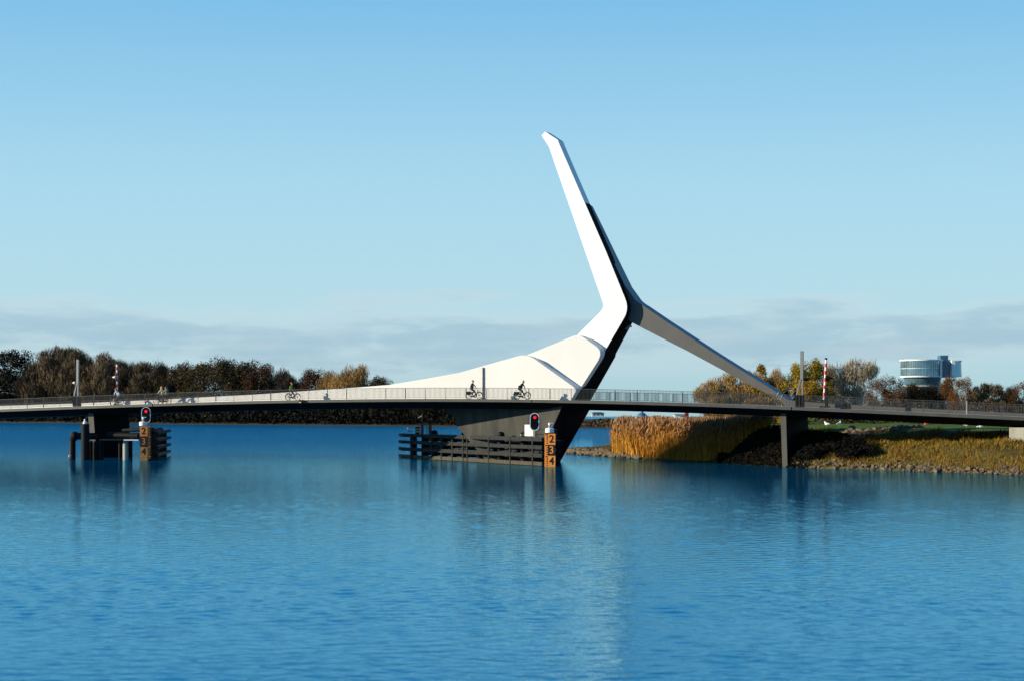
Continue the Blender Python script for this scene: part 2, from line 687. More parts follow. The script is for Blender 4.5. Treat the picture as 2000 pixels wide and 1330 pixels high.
# ------------------------------------------------------------------ bridge
DPX = [-200, -60, 0, 145, 300, 400, 600, 760, 950, 1138, 1300, 1540, 1740, 1840, 2000, 2200]
DPY = [806.5, 800.6, 798, 793, 788, 785.6, 780.2, 777.4, 778.2, 780.8, 786, 794.4, 802, 806, 813, 822.5]
ds, dz = zip(*[bp(a, b, 0) for a, b in zip(DPX, DPY)])
DC = np.polyfit(ds, dz, 5)
S0, S1 = bp(-170, 800, 0)[0], bp(2180, 800, 0)[0]


def zd(s):
    return float(np.polyval(DC, s))


def s_of(px, w_=0):
    return bp(px, 790, w_)[0]


bridge = thing('pedestrian_bridge', (O.x, O.y, 0), 'slender grey bridge with a white angular wing and mast, crossing the blue water', 'bridge')

DECK_W = 9.7
FARDROP = 0.2


def sweep(mb, s_list, section, m=0):
    """section(s) -> list of (w, z) closed outline"""
    rows = [[W(s, a, b) for a, b in section(s)] for s in s_list]
    n = len(rows[0])
    b0 = len(mb.v)
    for r_ in rows:
        mb.v.extend([tuple(p) for p in r_])
    for i in range(len(rows) - 1):
        for j in range(n):
            k = (j + 1) % n
            mb.f.append((b0 + i * n + j, b0 + (i + 1) * n + j, b0 + (i + 1) * n + k, b0 + i * n + k))
            mb.m.append(m)
    mb.f.append(tuple(b0 + j for j in range(n)))
    mb.m.append(m)
    mb.f.append(tuple(b0 + (len(rows) - 1) * n + j for j in reversed(range(n))))
    mb.m.append(m)


def stations(a, b, step=2.0):
    n = max(2, int(abs(b - a) / step) + 1)
    return [a + (b - a) * i / (n - 1) for i in range(n)]


joints = [S0, s_of(298), s_of(1038.5), s_of(1546), S1]
for i in range(4):
    a, b = joints[i] + 0.05, joints[i + 1] - 0.05
    mb = MB()
    sweep(mb, stations(a, b), lambda s: [(0, zd(s)), (0.3, zd(s)), (0.3, zd(s) - 0.24), (0.12, zd(s) - 0.30), (0, zd(s) - 0.28)])
    obj('edge_beam', mb, M['fascia'], bridge)
    mb = MB()
    sweep(mb, stations(a, b), lambda s: [(0.31, zd(s) - 0.03), (7.8, zd(s) - 0.03), (7.8, zd(s) - 0.28), (0.31, zd(s) - 0.28)])
    obj('deck_slab', mb, M['deck'], bridge)
    mb = MB()
    sweep(mb, stations(a, b), lambda s: [(7.85, zd(s) - FARDROP), (DECK_W, zd(s) - FARDROP), (DECK_W, zd(s) - FARDROP - 0.25), (7.85, zd(s) - FARDROP - 0.25)])
    obj('walkway_slab', mb, M['fascia'], bridge)
    mb = MB()
    sweep(mb, stations(a - 0.03, b + 0.03), lambda s: [(0.7, zd(s) - 0.285), (9.1, zd(s) - 0.46), (8.0, zd(s) - 0.92), (1.6, zd(s) - 0.92)])
    obj('girder', mb, M['girder'], bridge)


def railing(w_, h, drop, name, spacing):
    root_m = MB()
    for i in range(4):
        a, b = joints[i] + 0.06, joints[i + 1] - 0.06
        sweep(root_m, stations(a, b), lambda s: [(w_ - 0.03, zd(s) - drop + h), (w_ + 0.03, zd(s) - drop + h), (w_ + 0.03, zd(s) - drop + h + 0.035), (w_ - 0.03, zd(s) - drop + h + 0.035)])
        sweep(root_m, stations(a, b), lambda s: [(w_ - 0.015, zd(s) - drop + 0.08), (w_ + 0.015, zd(s) - drop + 0.08), (w_ + 0.015, zd(s) - drop + 0.11), (w_ - 0.015, zd(s) - drop + 0.11)])
    rail = obj(name, root_m, M['rail'], bridge)
    bm_ = MB()
    s = S0 + 0.1
    while s < S1 - 0.1:
        z = zd(s) - drop
        bm_.bbox(s - 0.009, s + 0.009, w_ - 0.025, w_ + 0.025, z + 0.10, z + h + 0.005)
        s += spacing
    b = obj('baluster_infill', bm_, M['rail'], rail, fix=False)
    pm = MB()
    pm.box((0, 0, h / 2), (0.032, 0.06, h))
    first = None
    s = S0 + 0.4
    while s < S1 - 0.1:
        p = W(s, w_, zd(s) - drop - 0.02) - OFF[bridge]
        if first is None:
            first = obj('post', pm, M['rail'], rail, local=True)
            o = first
        else:
            o = first.copy()
            COL.objects.link(o)
        o.location = p
        o.rotation_euler = (0, 0, -TH)
        s += 2.2


railing(0.16, 1.03, 0.0, 'railing', 0.135)
railing(9.55, 0.98, FARDROP, 'railing', 0.125)


def plate(name, outline, w0, w1, mats, parent, mside=None, bevel=0.0, flare=None):
    sz = [bp(a, b, w0) for a, b in outline]
    fr = [W(s, w0, z) for s, z in sz]
    flare = flare or {}
    bk = [W(s + flare.get(i, (0, 0))[0], w1, z + flare.get(i, (0, 0))[1]) for i, (s, z) in enumerate(sz)]
    mb = MB()
    mb.prism(fr, bk, 0, mside)
    return obj(name, mb, mats, parent, bevel=bevel)


def arc(c0, c1, c2, n=5):
    """quadratic corner rounding"""
    return [((1 - t) ** 2 * c0[0] + 2 * t * (1 - t) * c1[0] + t * t * c2[0], (1 - t) ** 2 * c0[1] + 2 * t * (1 - t) * c1[1] + t * t * c2[1]) for t in [i / n for i in range(n + 1)]]


def deck_py(px, w_):
    """photo row of the deck surface on plane w_ at column px"""
    s, _ = bp(px, 790, w_)
    p = W(s, w_, zd(s) - 0.05)
    return HZ - (p.z - CAM_H) * F / p.y


# lower white wing, fading to a low upstand on the left
WA = 3.4
topA = [(-170, 800), (-60, 794.5), (0, 792), (140, 787.6), (316, 779.6), (400, 775), (500, 769.8), (600, 762.8), (700, 756), (760, 751), (830, 739.5), (897, 727.5), (960, 709.5)]
topA += arc((1012, 695.2), (1028, 690.6), (1043, 699.5))
topA += [(1080, 726)] + arc((1119, 754), (1128, 760), (1123, 767))
botA = [(px, deck_py(px, WA)) for px in (1115, 1000, 900, 760, 600, 400, 300, 160, 158)]
# gap for the signal post base on the left
botA2 = [(px, deck_py(px, WA)) for px in (140, 0, -60, -170)]
nA = len(topA)
flA = {i: (0.58 * k, 0.81 * k) for i, k in zip(range(nA - 8, nA), (0.03, 0.10, 0.2, 0.24, 0.26, 0.28, 0.28, 0.28))}
plate('lower_wing', topA + botA + botA2, WA, WA + 0.82, [M['white2']], bridge, bevel=0.03, flare=flA)
# middle panel
WB = 4.2
outB = [(1022, 697), (1031.4, 692.4), (1080, 672.6), (1112, 659.6)] + arc((1120, 656.3), (1130, 652), (1140, 659)) + [(1158, 671.5)] + arc((1166, 677.5), (1178, 686), (1168.7, 704)) + [(1136.4, 754.3), (1117, deck_py(1117, WB)), (1060, deck_py(1060, WB)), (1060, 720)]
flB = {i: (0.6 * k, 0.7 * k) for i, k in zip(range(8, 18), (0.04, 0.08, 0.16, 0.2, 0.22, 0.24, 0.24, 0.22, 0.18, 0.1))}
plate('middle_wing', outB, WB, WB + 0.82, [M['white2']], bridge, bevel=0.03, flare=flB)
# upper panel with elbow and mast; its inner side has recess shade in the colour below the junction
WC = 5.0
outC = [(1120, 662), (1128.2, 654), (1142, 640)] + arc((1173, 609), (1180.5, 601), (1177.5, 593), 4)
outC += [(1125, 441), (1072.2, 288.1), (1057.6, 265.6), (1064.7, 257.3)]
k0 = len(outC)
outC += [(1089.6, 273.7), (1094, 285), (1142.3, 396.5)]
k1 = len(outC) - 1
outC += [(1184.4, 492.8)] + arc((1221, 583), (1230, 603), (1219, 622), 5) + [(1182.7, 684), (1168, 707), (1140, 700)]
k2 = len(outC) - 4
plate('mast', outC, WC, WC + 1.3, [M['white'], M['sideshade']], bridge, mside=lambda i: 1 if k1 <= i <= k2 + 1 else 0, bevel=0.03)
# rear leg: leaves the mast high up, turns at the elbow and comes down to the deck on the right
WD = 5.9
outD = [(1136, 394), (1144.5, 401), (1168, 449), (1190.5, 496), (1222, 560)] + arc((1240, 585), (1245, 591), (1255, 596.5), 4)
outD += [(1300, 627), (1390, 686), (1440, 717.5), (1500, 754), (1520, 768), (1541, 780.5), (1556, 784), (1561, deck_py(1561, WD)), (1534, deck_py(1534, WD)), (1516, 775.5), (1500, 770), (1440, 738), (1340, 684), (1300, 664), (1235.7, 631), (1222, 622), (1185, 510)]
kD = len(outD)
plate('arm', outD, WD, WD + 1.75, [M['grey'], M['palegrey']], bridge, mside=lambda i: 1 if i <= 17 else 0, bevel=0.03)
for (xa, ya, xb, yb) in ((1520.5, 765.5, 1515.5, 774.5), (1528, 771, 1523.5, 779.5)):
    (a, za), (b, zb_) = bp(xa, ya, WD), bp(xb, yb, WD)
    mb = MB()
    mb.prism([W(a - .05, WD - .03, za), W(a + .05, WD - .03, za), W(b + .05, WD - .03, zb_), W(b - .05, WD - .03, zb_)],
             [W(a - .05, WD + .02, za), W(a + .05, WD + .02, za), W(b + .05, WD + .02, zb_), W(b - .05, WD + .02, zb_)])
    obj('hinge_strap', mb, M['steel'], bridge)
# upstand on the right, continuing the arm
outE = [(1554, 783), (1604, 786.4), (1640, 789), (1840, 799), (2000, 807), (2180, 816.5)]
outE += [(px, deck_py(px, WD)) for px in (2180, 2000, 1840, 1640, 1562)]
plate('parapet', outE, WD + 0.1, WD + 0.6, [M['grey']], bridge)

# tower: wedge behind the wing, coloured black for the shade on its right side
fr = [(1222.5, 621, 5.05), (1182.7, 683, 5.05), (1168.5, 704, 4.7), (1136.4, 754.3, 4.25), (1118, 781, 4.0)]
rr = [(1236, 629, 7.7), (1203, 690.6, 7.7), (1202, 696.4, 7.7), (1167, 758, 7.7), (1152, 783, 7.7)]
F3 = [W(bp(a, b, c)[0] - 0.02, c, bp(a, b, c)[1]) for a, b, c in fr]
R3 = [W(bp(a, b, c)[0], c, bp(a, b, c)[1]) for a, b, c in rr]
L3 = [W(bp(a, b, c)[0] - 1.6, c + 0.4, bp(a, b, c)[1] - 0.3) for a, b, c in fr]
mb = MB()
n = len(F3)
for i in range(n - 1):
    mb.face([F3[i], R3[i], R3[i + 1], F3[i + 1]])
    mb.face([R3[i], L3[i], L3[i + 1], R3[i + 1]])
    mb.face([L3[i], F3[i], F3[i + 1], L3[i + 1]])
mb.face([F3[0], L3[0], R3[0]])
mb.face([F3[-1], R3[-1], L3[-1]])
tower = obj('tower', mb, M['sideshade'], bridge)
(a, za), (b, zb_) = bp(1221, 643, 6.0), bp(1231, 640, 7.0)
mb = MB()
mb.path([W(a + .14, 5.9, za), W(a + .25, 6.3, za + .3), W(b + .12, 6.9, zb_ + .1)], 0.10, 8)
obj('latch', mb, M['steel'], tower)

# boat-shaped concrete cellar under the wing, its front turned along the shipping channel
def hw(px):
    return interp(px, [860, 889, 1093], [4.6, 4.4, 1.1])


front = [(858, 791), (1099, 791), (1046, 912), (960, 912), (889.5, 829), (889, 817)]
fp = []
for px, py in front:
    ww = hw(px)
    s, z = bp(px, py, ww)
    fp.append(W(s, ww, z))
rear_px = [(1156, 793), (1088, 912)]
rp = [W(bp(a, b, 9.3)[0], 9.3, bp(a, b, 9.3)[1]) for a, b in rear_px]
bk = [fp[0] + V * 2.5 + U * 1.0, rp[0], rp[1], fp[3] + V * 4 + U * 1.5, fp[4] + V * 1.5 + U * 0.8, fp[5] + V * 1.3 + U * 0.6]
mb = MB()
mb.prism(fp, bk, 0, lambda i: 1 if i == 1 else 0)  # right-hand face gets its shade as black colour
hull = obj('pier_cellar', mb, [M['hull'], M['sideshade']], bridge, bevel=0.06)


def blade(name, l_top, r_top, l_bot, r_bot, w0, w1, mats):
    f4 = [bp(*l_top, w0), bp(*r_top, w0), bp(*r_bot, w0), bp(*l_bot, w0)]
    b4 = [W(s, w1, z) for s, z in f4]
    mb = MB()
    mb.prism([W(s, w0, z) for s, z in f4], b4, 0, lambda i: 1)  # concrete front; side faces coloured black for their shade
    return obj(name, mb, mats, bridge, bevel=0.04)


blade('pier', (171, 806), (182.5, 806), (182, 905), (190, 905), 1.4, 7.6, [M['pier'], M['sideshade']])
blade('pier', (1524, 806), (1535.5, 806), (1528.5, 925), (1539, 925), 1.2, 8.0, [M['pier'], M['sideshade']])
# abutment at the right end
sA = s_of(1971, 1.0)
mb = MB()
mb.bbox(sA, sA + 14, 1.0, 9.5, 1.2, zd(sA) - 0.95)
mb.bbox(sA - 0.4, sA + 14, 0.4, 1.0, 0.9, zd(sA) - 1.9)
obj('abutment', mb, M['concrete'], bridge, bevel=0.05)

# ------------------------------------------------------------------ bridge fittings
def text_mesh(txt, size, name):
    c = bpy.data.curves.new(name, 'FONT')
    c.body = txt
    c.size = size
    c.align_x = 'CENTER'
    c.align_y = 'CENTER'
    c.extrude = 0.012
    c.offset = size * 0.012
    o = bpy.data.objects.new(name, c)
    COL.objects.link(o)
    dg = bpy.context.evaluated_depsgraph_get()
    me = bpy.data.meshes.new_from_object(o.evaluated_get(dg))
    bpy.data.objects.remove(o)
    bpy.data.curves.remove(c)
    return me


def signal_post(px, side, label):
    """A-framed grey post with a lamp arm, on a dark cabinet at the near deck edge"""
    s, _ = bp(px, 790, 0.45)
    s += 0.0
    z = zd(s)
    k = side
    base = W(s, 0.45, z)
    t = thing('signal_post', base, label, 'signal post', 'signal posts at the near edge of the bridge')
    def P(a, b, c):
        return base + a * U + b * V + Vector((0, 0, c))
    h_top = 4.95
    mb = MB()
    mb.prism([P(-.13, -.1, 2.5), P(.13, -.1, 2.5), P(.15, -.1, h_top), P(-.11, -.1, h_top)], [P(-.13, .1, 2.5), P(.13, .1, 2.5), P(.15, .1, h_top), P(-.11, .1, h_top)])
    obj('mast', mb, M['polegrey'], t)
    for e in (0, 1):
        x0 = -.13 if e == 0 else .02
        x1 = (-.52 if e == 0 else .0) * (1 if k > 0 else 1)
        mb = MB()
        mb.prism([P(x1, -.1, 1.1), P(x1 + .14, -.1, 1.1), P(x0 + .11, -.1, 2.5), P(x0, -.1, 2.5)], [P(x1, .1, 1.1), P(x1 + .14, .1, 1.1), P(x0 + .11, .1, 2.5), P(x0, .1, 2.5)])
        obj('leg', mb, M['polegrey'], t)
    mb = MB()
    mb.bbox(s - .54, s + .16, .25, .85, z, z + 1.08)
    obj('cabinet', mb, M['black'], t, bevel=0.02)
    mb = MB()
    mb.tube(P(.1 * k, 0, 2.45), P(.30 * k, 0, 2.45), 0.10, 0.12, 8)
    mb.tube(P(.30 * k, 0, 2.47), P(.72 * k, 0, 2.50), 0.20, 0.05, 10)
    obj('lamp', mb, M['black'] if k > 0 else M['steel'], t)
    return t


signal_post(152, -1, 'grey signal post with splayed legs at the left end of the bridge, lamp pointing left')
signal_post(1566, 1, 'grey signal post with splayed legs beside the foot of the grey arm')


def barrier(px0, py0, px1, py1, w_, side, label, zb_off):
    s, zt = bp(px1, py1, w_)
    s0, z0 = bp(px0, py0, w_)
    base = W(s0, w_, zd(s0) + zb_off)
    t = thing('barrier_boom', base, label, 'barrier', 'red and white barrier booms standing upright')
    a, b = W(s0, w_, z0), W(s, w_, zt)
    n = 11
    for i in range(n):
        p, q = a.lerp(b, i / n), a.lerp(b, (i + 1) / n)
        odd = i % 2 == 0
        mb = MB()
        mb.tube(p, q, (0.085 if odd else 0.125), (0.085 if odd else 0.125), 8)
        obj('white_band' if odd else 'red_band', mb, M['bwhite'] if odd else M['red'], t)
    mb = MB()
    mb.tube(b, b + Vector((0, 0, .16)), .13, .12, 8)
    obj('end_cap', mb, M['black'], t)
    mb = MB()
    c = Vector((a.x, a.y, base.z))
    zz = a.z - c.z
    if side > 0:
        mb.bbox(s0 + .14, s0 + .34, w_ - .15, w_ + .25, c.z, a.z + 1.1)
    mb.bbox(s0 - .35, s0 + .45, w_ - .2, w_ + .3, c.z - 0.02, c.z + 0.14)
    obj('drive_housing', mb, M['black'], t, bevel=0.02)
    mb = MB()
    pz = a.z + 1.95
    p = W(s0 + .1, w_, pz)
    mb.tube(p + U * (.15 * side), p + U * (.75 * side), .24, .05, 10)
    mb.tube(p, p + U * (.18 * side), .07, .2, 8)
    obj('lamp', mb, M['black'] if side > 0 else M['steel'], t)
    return t


barrier(229, 772, 228.2, 711, 2.9, -1, 'red and white barrier boom upright above the cyclist in the white shirt', 0)
barrier(1609.2, 780, 1613.4, 702, 5.3, 1, 'red and white barrier boom upright in front of the pale bare tree', 0)

# thin lamp post in front of the wing
s, _ = bp(943.3, 790, 3.34)
p = W(s, 3.34, zd(s) - .03)
t = thing('lamp_post', p, 'thin dark grey lamp post standing in front of the white wing', 'lamp post')
mb = MB()
mb.tube(p, p + Vector((0, 0, 3.05)), 0.085, 0.075, 10)
obj('pole', mb, M['polegrey'], t)
mb = MB()
mb.tube(p, p + Vector((0, 0, 0.14)), 0.15, 0.14, 10)
obj('base_plate', mb, M['black'], t)
mb = MB()
mb.tube(p + Vector((0, 0, 3.05)), p + Vector((0, 0, 3.09)), 0.085, 0.06, 10)
obj('cap', mb, M['polegrey'], t)

# cabinet on the deck at the right
s, _ = bp(1654, 790, 0.9)
z = zd(s)
t = thing('equipment_cabinet', W(s, .9, z), 'low black equipment cabinet on the bridge deck right of the barrier boom', 'cabinet')
mb = MB()
mb.prism([W(s - .3, .6, z), W(s + .34, .6, z), W(s + .28, .6, z + .52), W(s - .28, .6, z + .52)], [W(s - .3, 1.2, z), W(s + .34, 1.2, z), W(s + .28, 1.2, z + .52), W(s - .28, 1.2, z + .52)])
obj('housing', mb, M['black'], t, bevel=0.03)
mb = MB()
mb.bbox(s - .5, s - .32, .65, 1.15, z, z + .09)
obj('foot', mb, M['black'], t)

# pale gate post at the right
s, _ = bp(1888, 790, 0.05)
mb = MB()
mb.bbox(s - .05, s + .05, -0.0, .09, zd(s), zd(s) + 1.1)
mb.bbox(s - .07, s + .07, -0.02, .11, zd(s) + 1.1, zd(s) + 1.13)
tag(obj('marker_post', mb, M['steel'], origin=W(s, 0, zd(s))), 'short pale steel marker post against the railing near the right end', 'post')

# flowers tied to the edge of the deck
rng = random.Random(5)
s, z = bp(590, 782.5, -0.12)
c = W(s, -0.12, z)
t = thing('flower_bouquet', c, 'dark red bouquet with a cream bloom hanging on the deck edge', 'bouquet')
mb = MB()
for i in range(16):
    a = rng.uniform(-1, 1)
    mb.ball(c + U * (a * .28) + V * rng.uniform(-.06, .05) + Vector((0, 0, rng.uniform(-.08, .12) - a * .04)), rng.uniform(.05, .09), 7, 5, jit=.15, rng=rng)
obj('red_blooms', mb, mat('dark_red_petals', (0.10, 0.006, 0.006), 0.8, 0, .3, 9), t)
mb = MB()
for i in range(5):
    mb.ball(c - U * (.16 + rng.uniform(-.07, .07)) + V * -.06 + Vector((0, 0, -.14 + rng.uniform(-.04, .03))), .06, 7, 5, jit=.15, rng=rng)
obj('cream_bloom', mb, mat('cream_petals', (0.70, 0.58, 0.38), 0.8, 0, .1, 9), t)
mb = MB()
for i in range(9):
    mb.tube(c + U * .15, c + U * (.3 + rng.uniform(0, .25)) + Vector((0, 0, rng.uniform(-.14, .06))), .02, .008, 5)
obj('stems', mb, M['black'], t)

# ------------------------------------------------------------------ fender under the wing
FR, FL = Vector((3.1, 172.6, 0)), Vector((-11.7, 203.5, 0))
fdir = (FL - FR).normalized()
fnor = Vector((fdir.y, -fdir.x, 0))
if fnor.y > 0:
    fnor = -fnor                                   # towards the camera


def fp_at(px, dz_=0.0, dn=0.0):
    """point of the fender line seen at column px"""
    k = (px - 1000) / F
    # FR + t*fdir ; x = k*y
    t_ = (k * FR.y - FR.x) / (fdir.x - k * fdir.y)
    p = FR + t_ * fdir + dn * fnor
    return Vector((p.x, p.y, dz_))


fend = thing('timber_fender', FR, 'long black timber fender of four rails standing in front of the concrete pier', 'fender')
A, B = fp_at(1061), fp_at(787)
END = B + Vector((-.45, 2.2, 0))
for zc, hh, mt in ((2.42, .36, 'fender'), (1.70, .34, 'fender'), (0.95, .36, 'fender'), (0.20, .36, 'wetlog')):
    mb = MB()
    q = Matrix.Rotation(math.atan2(fdir.y, fdir.x), 3, 'Z')
    c = (A + B) / 2 + Vector((0, 0, zc))
    mb.box(c, ((B - A).length, .30, hh), q)
    d2 = END - B
    q2 = Matrix.Rotation(math.atan2(d2.y, d2.x), 3, 'Z')
    mb.box((B + END) / 2 + Vector((0, 0, zc + .01)), (d2.length + .2, .30, hh - .02), q2)
    obj('rail', mb, M[mt], fend, bevel=0.03)
posts_px = [805, 808, 827, 846, 865, 886, 907, 915, 957, 999, 1043]
for px in posts_px:
    p = fp_at(px, 0, .13)
    mb = MB()
    mb.box(p + Vector((0, 0, 1.15)), (.22, .12, 2.75), Matrix.Rotation(math.atan2(fdir.y, fdir.x), 3, 'Z'))
    obj('post', mb, M['fender'], fend)
for i, px in enumerate([792, 814, 832, 851, 869, 891, 921, 961, 1006, 1053]):
    p = fp_at(px, 0, -.95)
    mb = MB()
    top = 3.0 if px in (832, 891, 961) else 2.35
    mb.lathe(p + Vector((0, 0, -1)), [(.36, 0), (.36, top + .7), (.30, top + .9), (.16, top + 1.0), (.02, top + 1.02)], 12)
    pl = obj('pile', mb, M['pile'], fend, smooth=False)
for zc, hh in ((2.1, .5), (1.3, .45), (.55, .4)):
    mb = MB()
    mb.box((fp_at(1056) + fp_at(800)) / 2 + fnor * -1.9 + Vector((0, 0, zc)), ((fp_at(1056) - fp_at(800)).length, .25, hh), Matrix.Rotation(math.atan2(fdir.y, fdir.x), 3, 'Z'))
    obj('dark_backing', mb, M['pile'], fend)  # dark backing added so the gaps between the rails read black
for i in range(5):
    a, b = fp_at(1050 - 48 * i, 1.35, -.6), fp_at(1050 - 48 * i - 40, 1.0, -.75)
    mb = MB()
    mb.tube(a, b, .16, .16, 8)
    obj('brace', mb, M['fender'], fend)
# maintenance walkway with handrail behind the rails
mb = MB()
q = Matrix.Rotation(math.atan2(fdir.y, fdir.x), 3, 'Z')
c = fp_at(1030, 2.32, -1.0)
mb.box(c, (9.0, .9, .08), q)
walk = obj('walkway', mb, M['fender'], fend)
mb = MB()
for px in (1003, 1014, 1024, 1049, 1057, 1062):
    p = fp_at(px, 2.4, -1.3)
    mb.tube(p, p + Vector((0, 0, .95)), .025, .025, 6)
for zz in (2.85, 3.33):
    mb.tube(fp_at(1002, zz, -1.3), fp_at(1063, zz, -1.3), .025, .025, 6)
obj('handrail', mb, M['black'], walk)
# coiled hose / winch on the walkway
p = fp_at(1009, 2.75, -.7)
t = thing('mooring_winch', fp_at(1009, 2.38, -.7), 'small black winch on the fender walkway left of the white board', 'winch')
mb = MB()
for k_ in range(3):
    mb.ring(p + fdir * (-.12 + .12 * k_), .22, .06, (fdir).to_track_quat('Z', 'Y'), 16, 6)
obj('drum', mb, M['black'], t)
mb = MB()
mb.box(p + Vector((0, 0, -.22)), (.62, .42, .3), q)
mb.box(p + Vector((0, 0, .20)) - fdir * .25, (.3, .2, .12), q)
obj('frame', mb, M['black'], t)
mb = MB()
mb.tube(p - fdir * .1 + fnor * .25, p - fdir * .1 + fnor * .32, .11, .11, 10)
obj('hub', mb, M['steel'], t)
# white back board beside the signal
p = fp_at(1033, 0, -.7)
t = thing('white_board', Vector((p.x, p.y, 2.4)), 'plain white square board on the fender behind the red ship signal', 'board')
mb = MB()
yb = p.y
x0, x1 = at(1024, yb).x, at(1042.3, yb).x
z0, z1 = at(0, yb, 851).z, at(0, yb, 828.5).z
mb.box(((x0 + x1) / 2, yb, (z0 + z1) / 2), (x1 - x0, .05, z1 - z0), Matrix.Rotation(-.42, 3, 'Z'))
obj('panel', mb, M['bwhite'], t)
for px in (1028, 1038):
    mb = MB()
    a = at(px, yb + .12)
    mb.tube((a.x, a.y, 2.3), (a.x, a.y, z0 + .5), .035, .035, 6)
    obj('leg', mb, M['black'], t)


def stadium(cx, cy, cz, hw_, hh_, n=10):
    pts = []
    for i in range(n + 1):
        a = math.pi * i / n
        pts.append(Vector((cx + hw_ * math.cos(a), cy, cz + hh_ - hw_ + hw_ * math.sin(a))))
    for i in range(n + 1):
        a = math.pi + math.pi * i / n
        pts.append(Vector((cx + hw_ * math.cos(a), cy, cz - hh_ + hw_ + hw_ * math.sin(a))))
    return pts


def ship_signal(pxc, pyt, pyb, hwpx, Y, lpx, lpy, foot_z, rim_w, label):
    c = at(pxc, Y, (pyt + pyb) / 2)
    k = Y / F
    hw_, hh_ = hwpx * k, (pyb - pyt) / 2 * k
    t = thing('ship_signal', Vector((c.x, c.y, foot_z)), label, 'ship signal', 'red ship signals on the fenders')
    mb = MB()
    mb.prism(stadium(c.x, Y, c.z, hw_ - rim_w, hh_ - rim_w), stadium(c.x, Y + .16, c.z, hw_ - rim_w, hh_ - rim_w))
    board = obj('backing_board', mb, M['black'], t)
    mb = MB()
    o1, i1 = stadium(c.x, Y - .02, c.z, hw_, hh_), stadium(c.x, Y - .02, c.z, hw_ - rim_w, hh_ - rim_w)
    o2, i2 = stadium(c.x, Y + .06, c.z, hw_, hh_), stadium(c.x, Y + .06, c.z, hw_ - rim_w, hh_ - rim_w)
    n = len(o1)
    for i in range(n):
        j = (i + 1) % n
        mb.face([o1[i], o1[j], i1[j], i1[i]])
        mb.face([o2[i], o2[j], i2[j], i2[i]])
        mb.face([o1[i], o1[j], o2[j], o2[i]])
        mb.face([i1[i], i1[j], i2[j], i2[i]])
    obj('rim', mb, M['bwhite'], t)
    l = at(lpx, Y, lpy)
    qf = Vector((0, -1, 0)).to_track_quat('Z', 'Y')
    for dz_, mt in ((0, 'redlight'), (-.52, 'black')):
        mb = MB()
        mb.tube(l + Vector((0, -.06, dz_)), l + Vector((0, -.03, dz_)), .13, .13, 16)
        lens = obj('lamp', mb, M[mt], t)
        mb = MB()
        mb.ring(l + Vector((0, -.07, dz_)), .15, .02, qf, 16, 6)
        obj('hood', mb, M['black'], lens)
    mb = MB()
    mb.tube((c.x, Y + .1, foot_z), (c.x, Y + .1, c.z - hh_ + .25), .06, .06, 8)
    obj('post', mb, M['steel'], t)
    return t


pb = fp_at(1044, 0, -.35)
ship_signal(1044, 805.5, 840.5, 9.3, pb.y, 1044.6, 814.5, 2.4, .075, 'black oval ship signal with white rim and one red lamp, beside the white board')


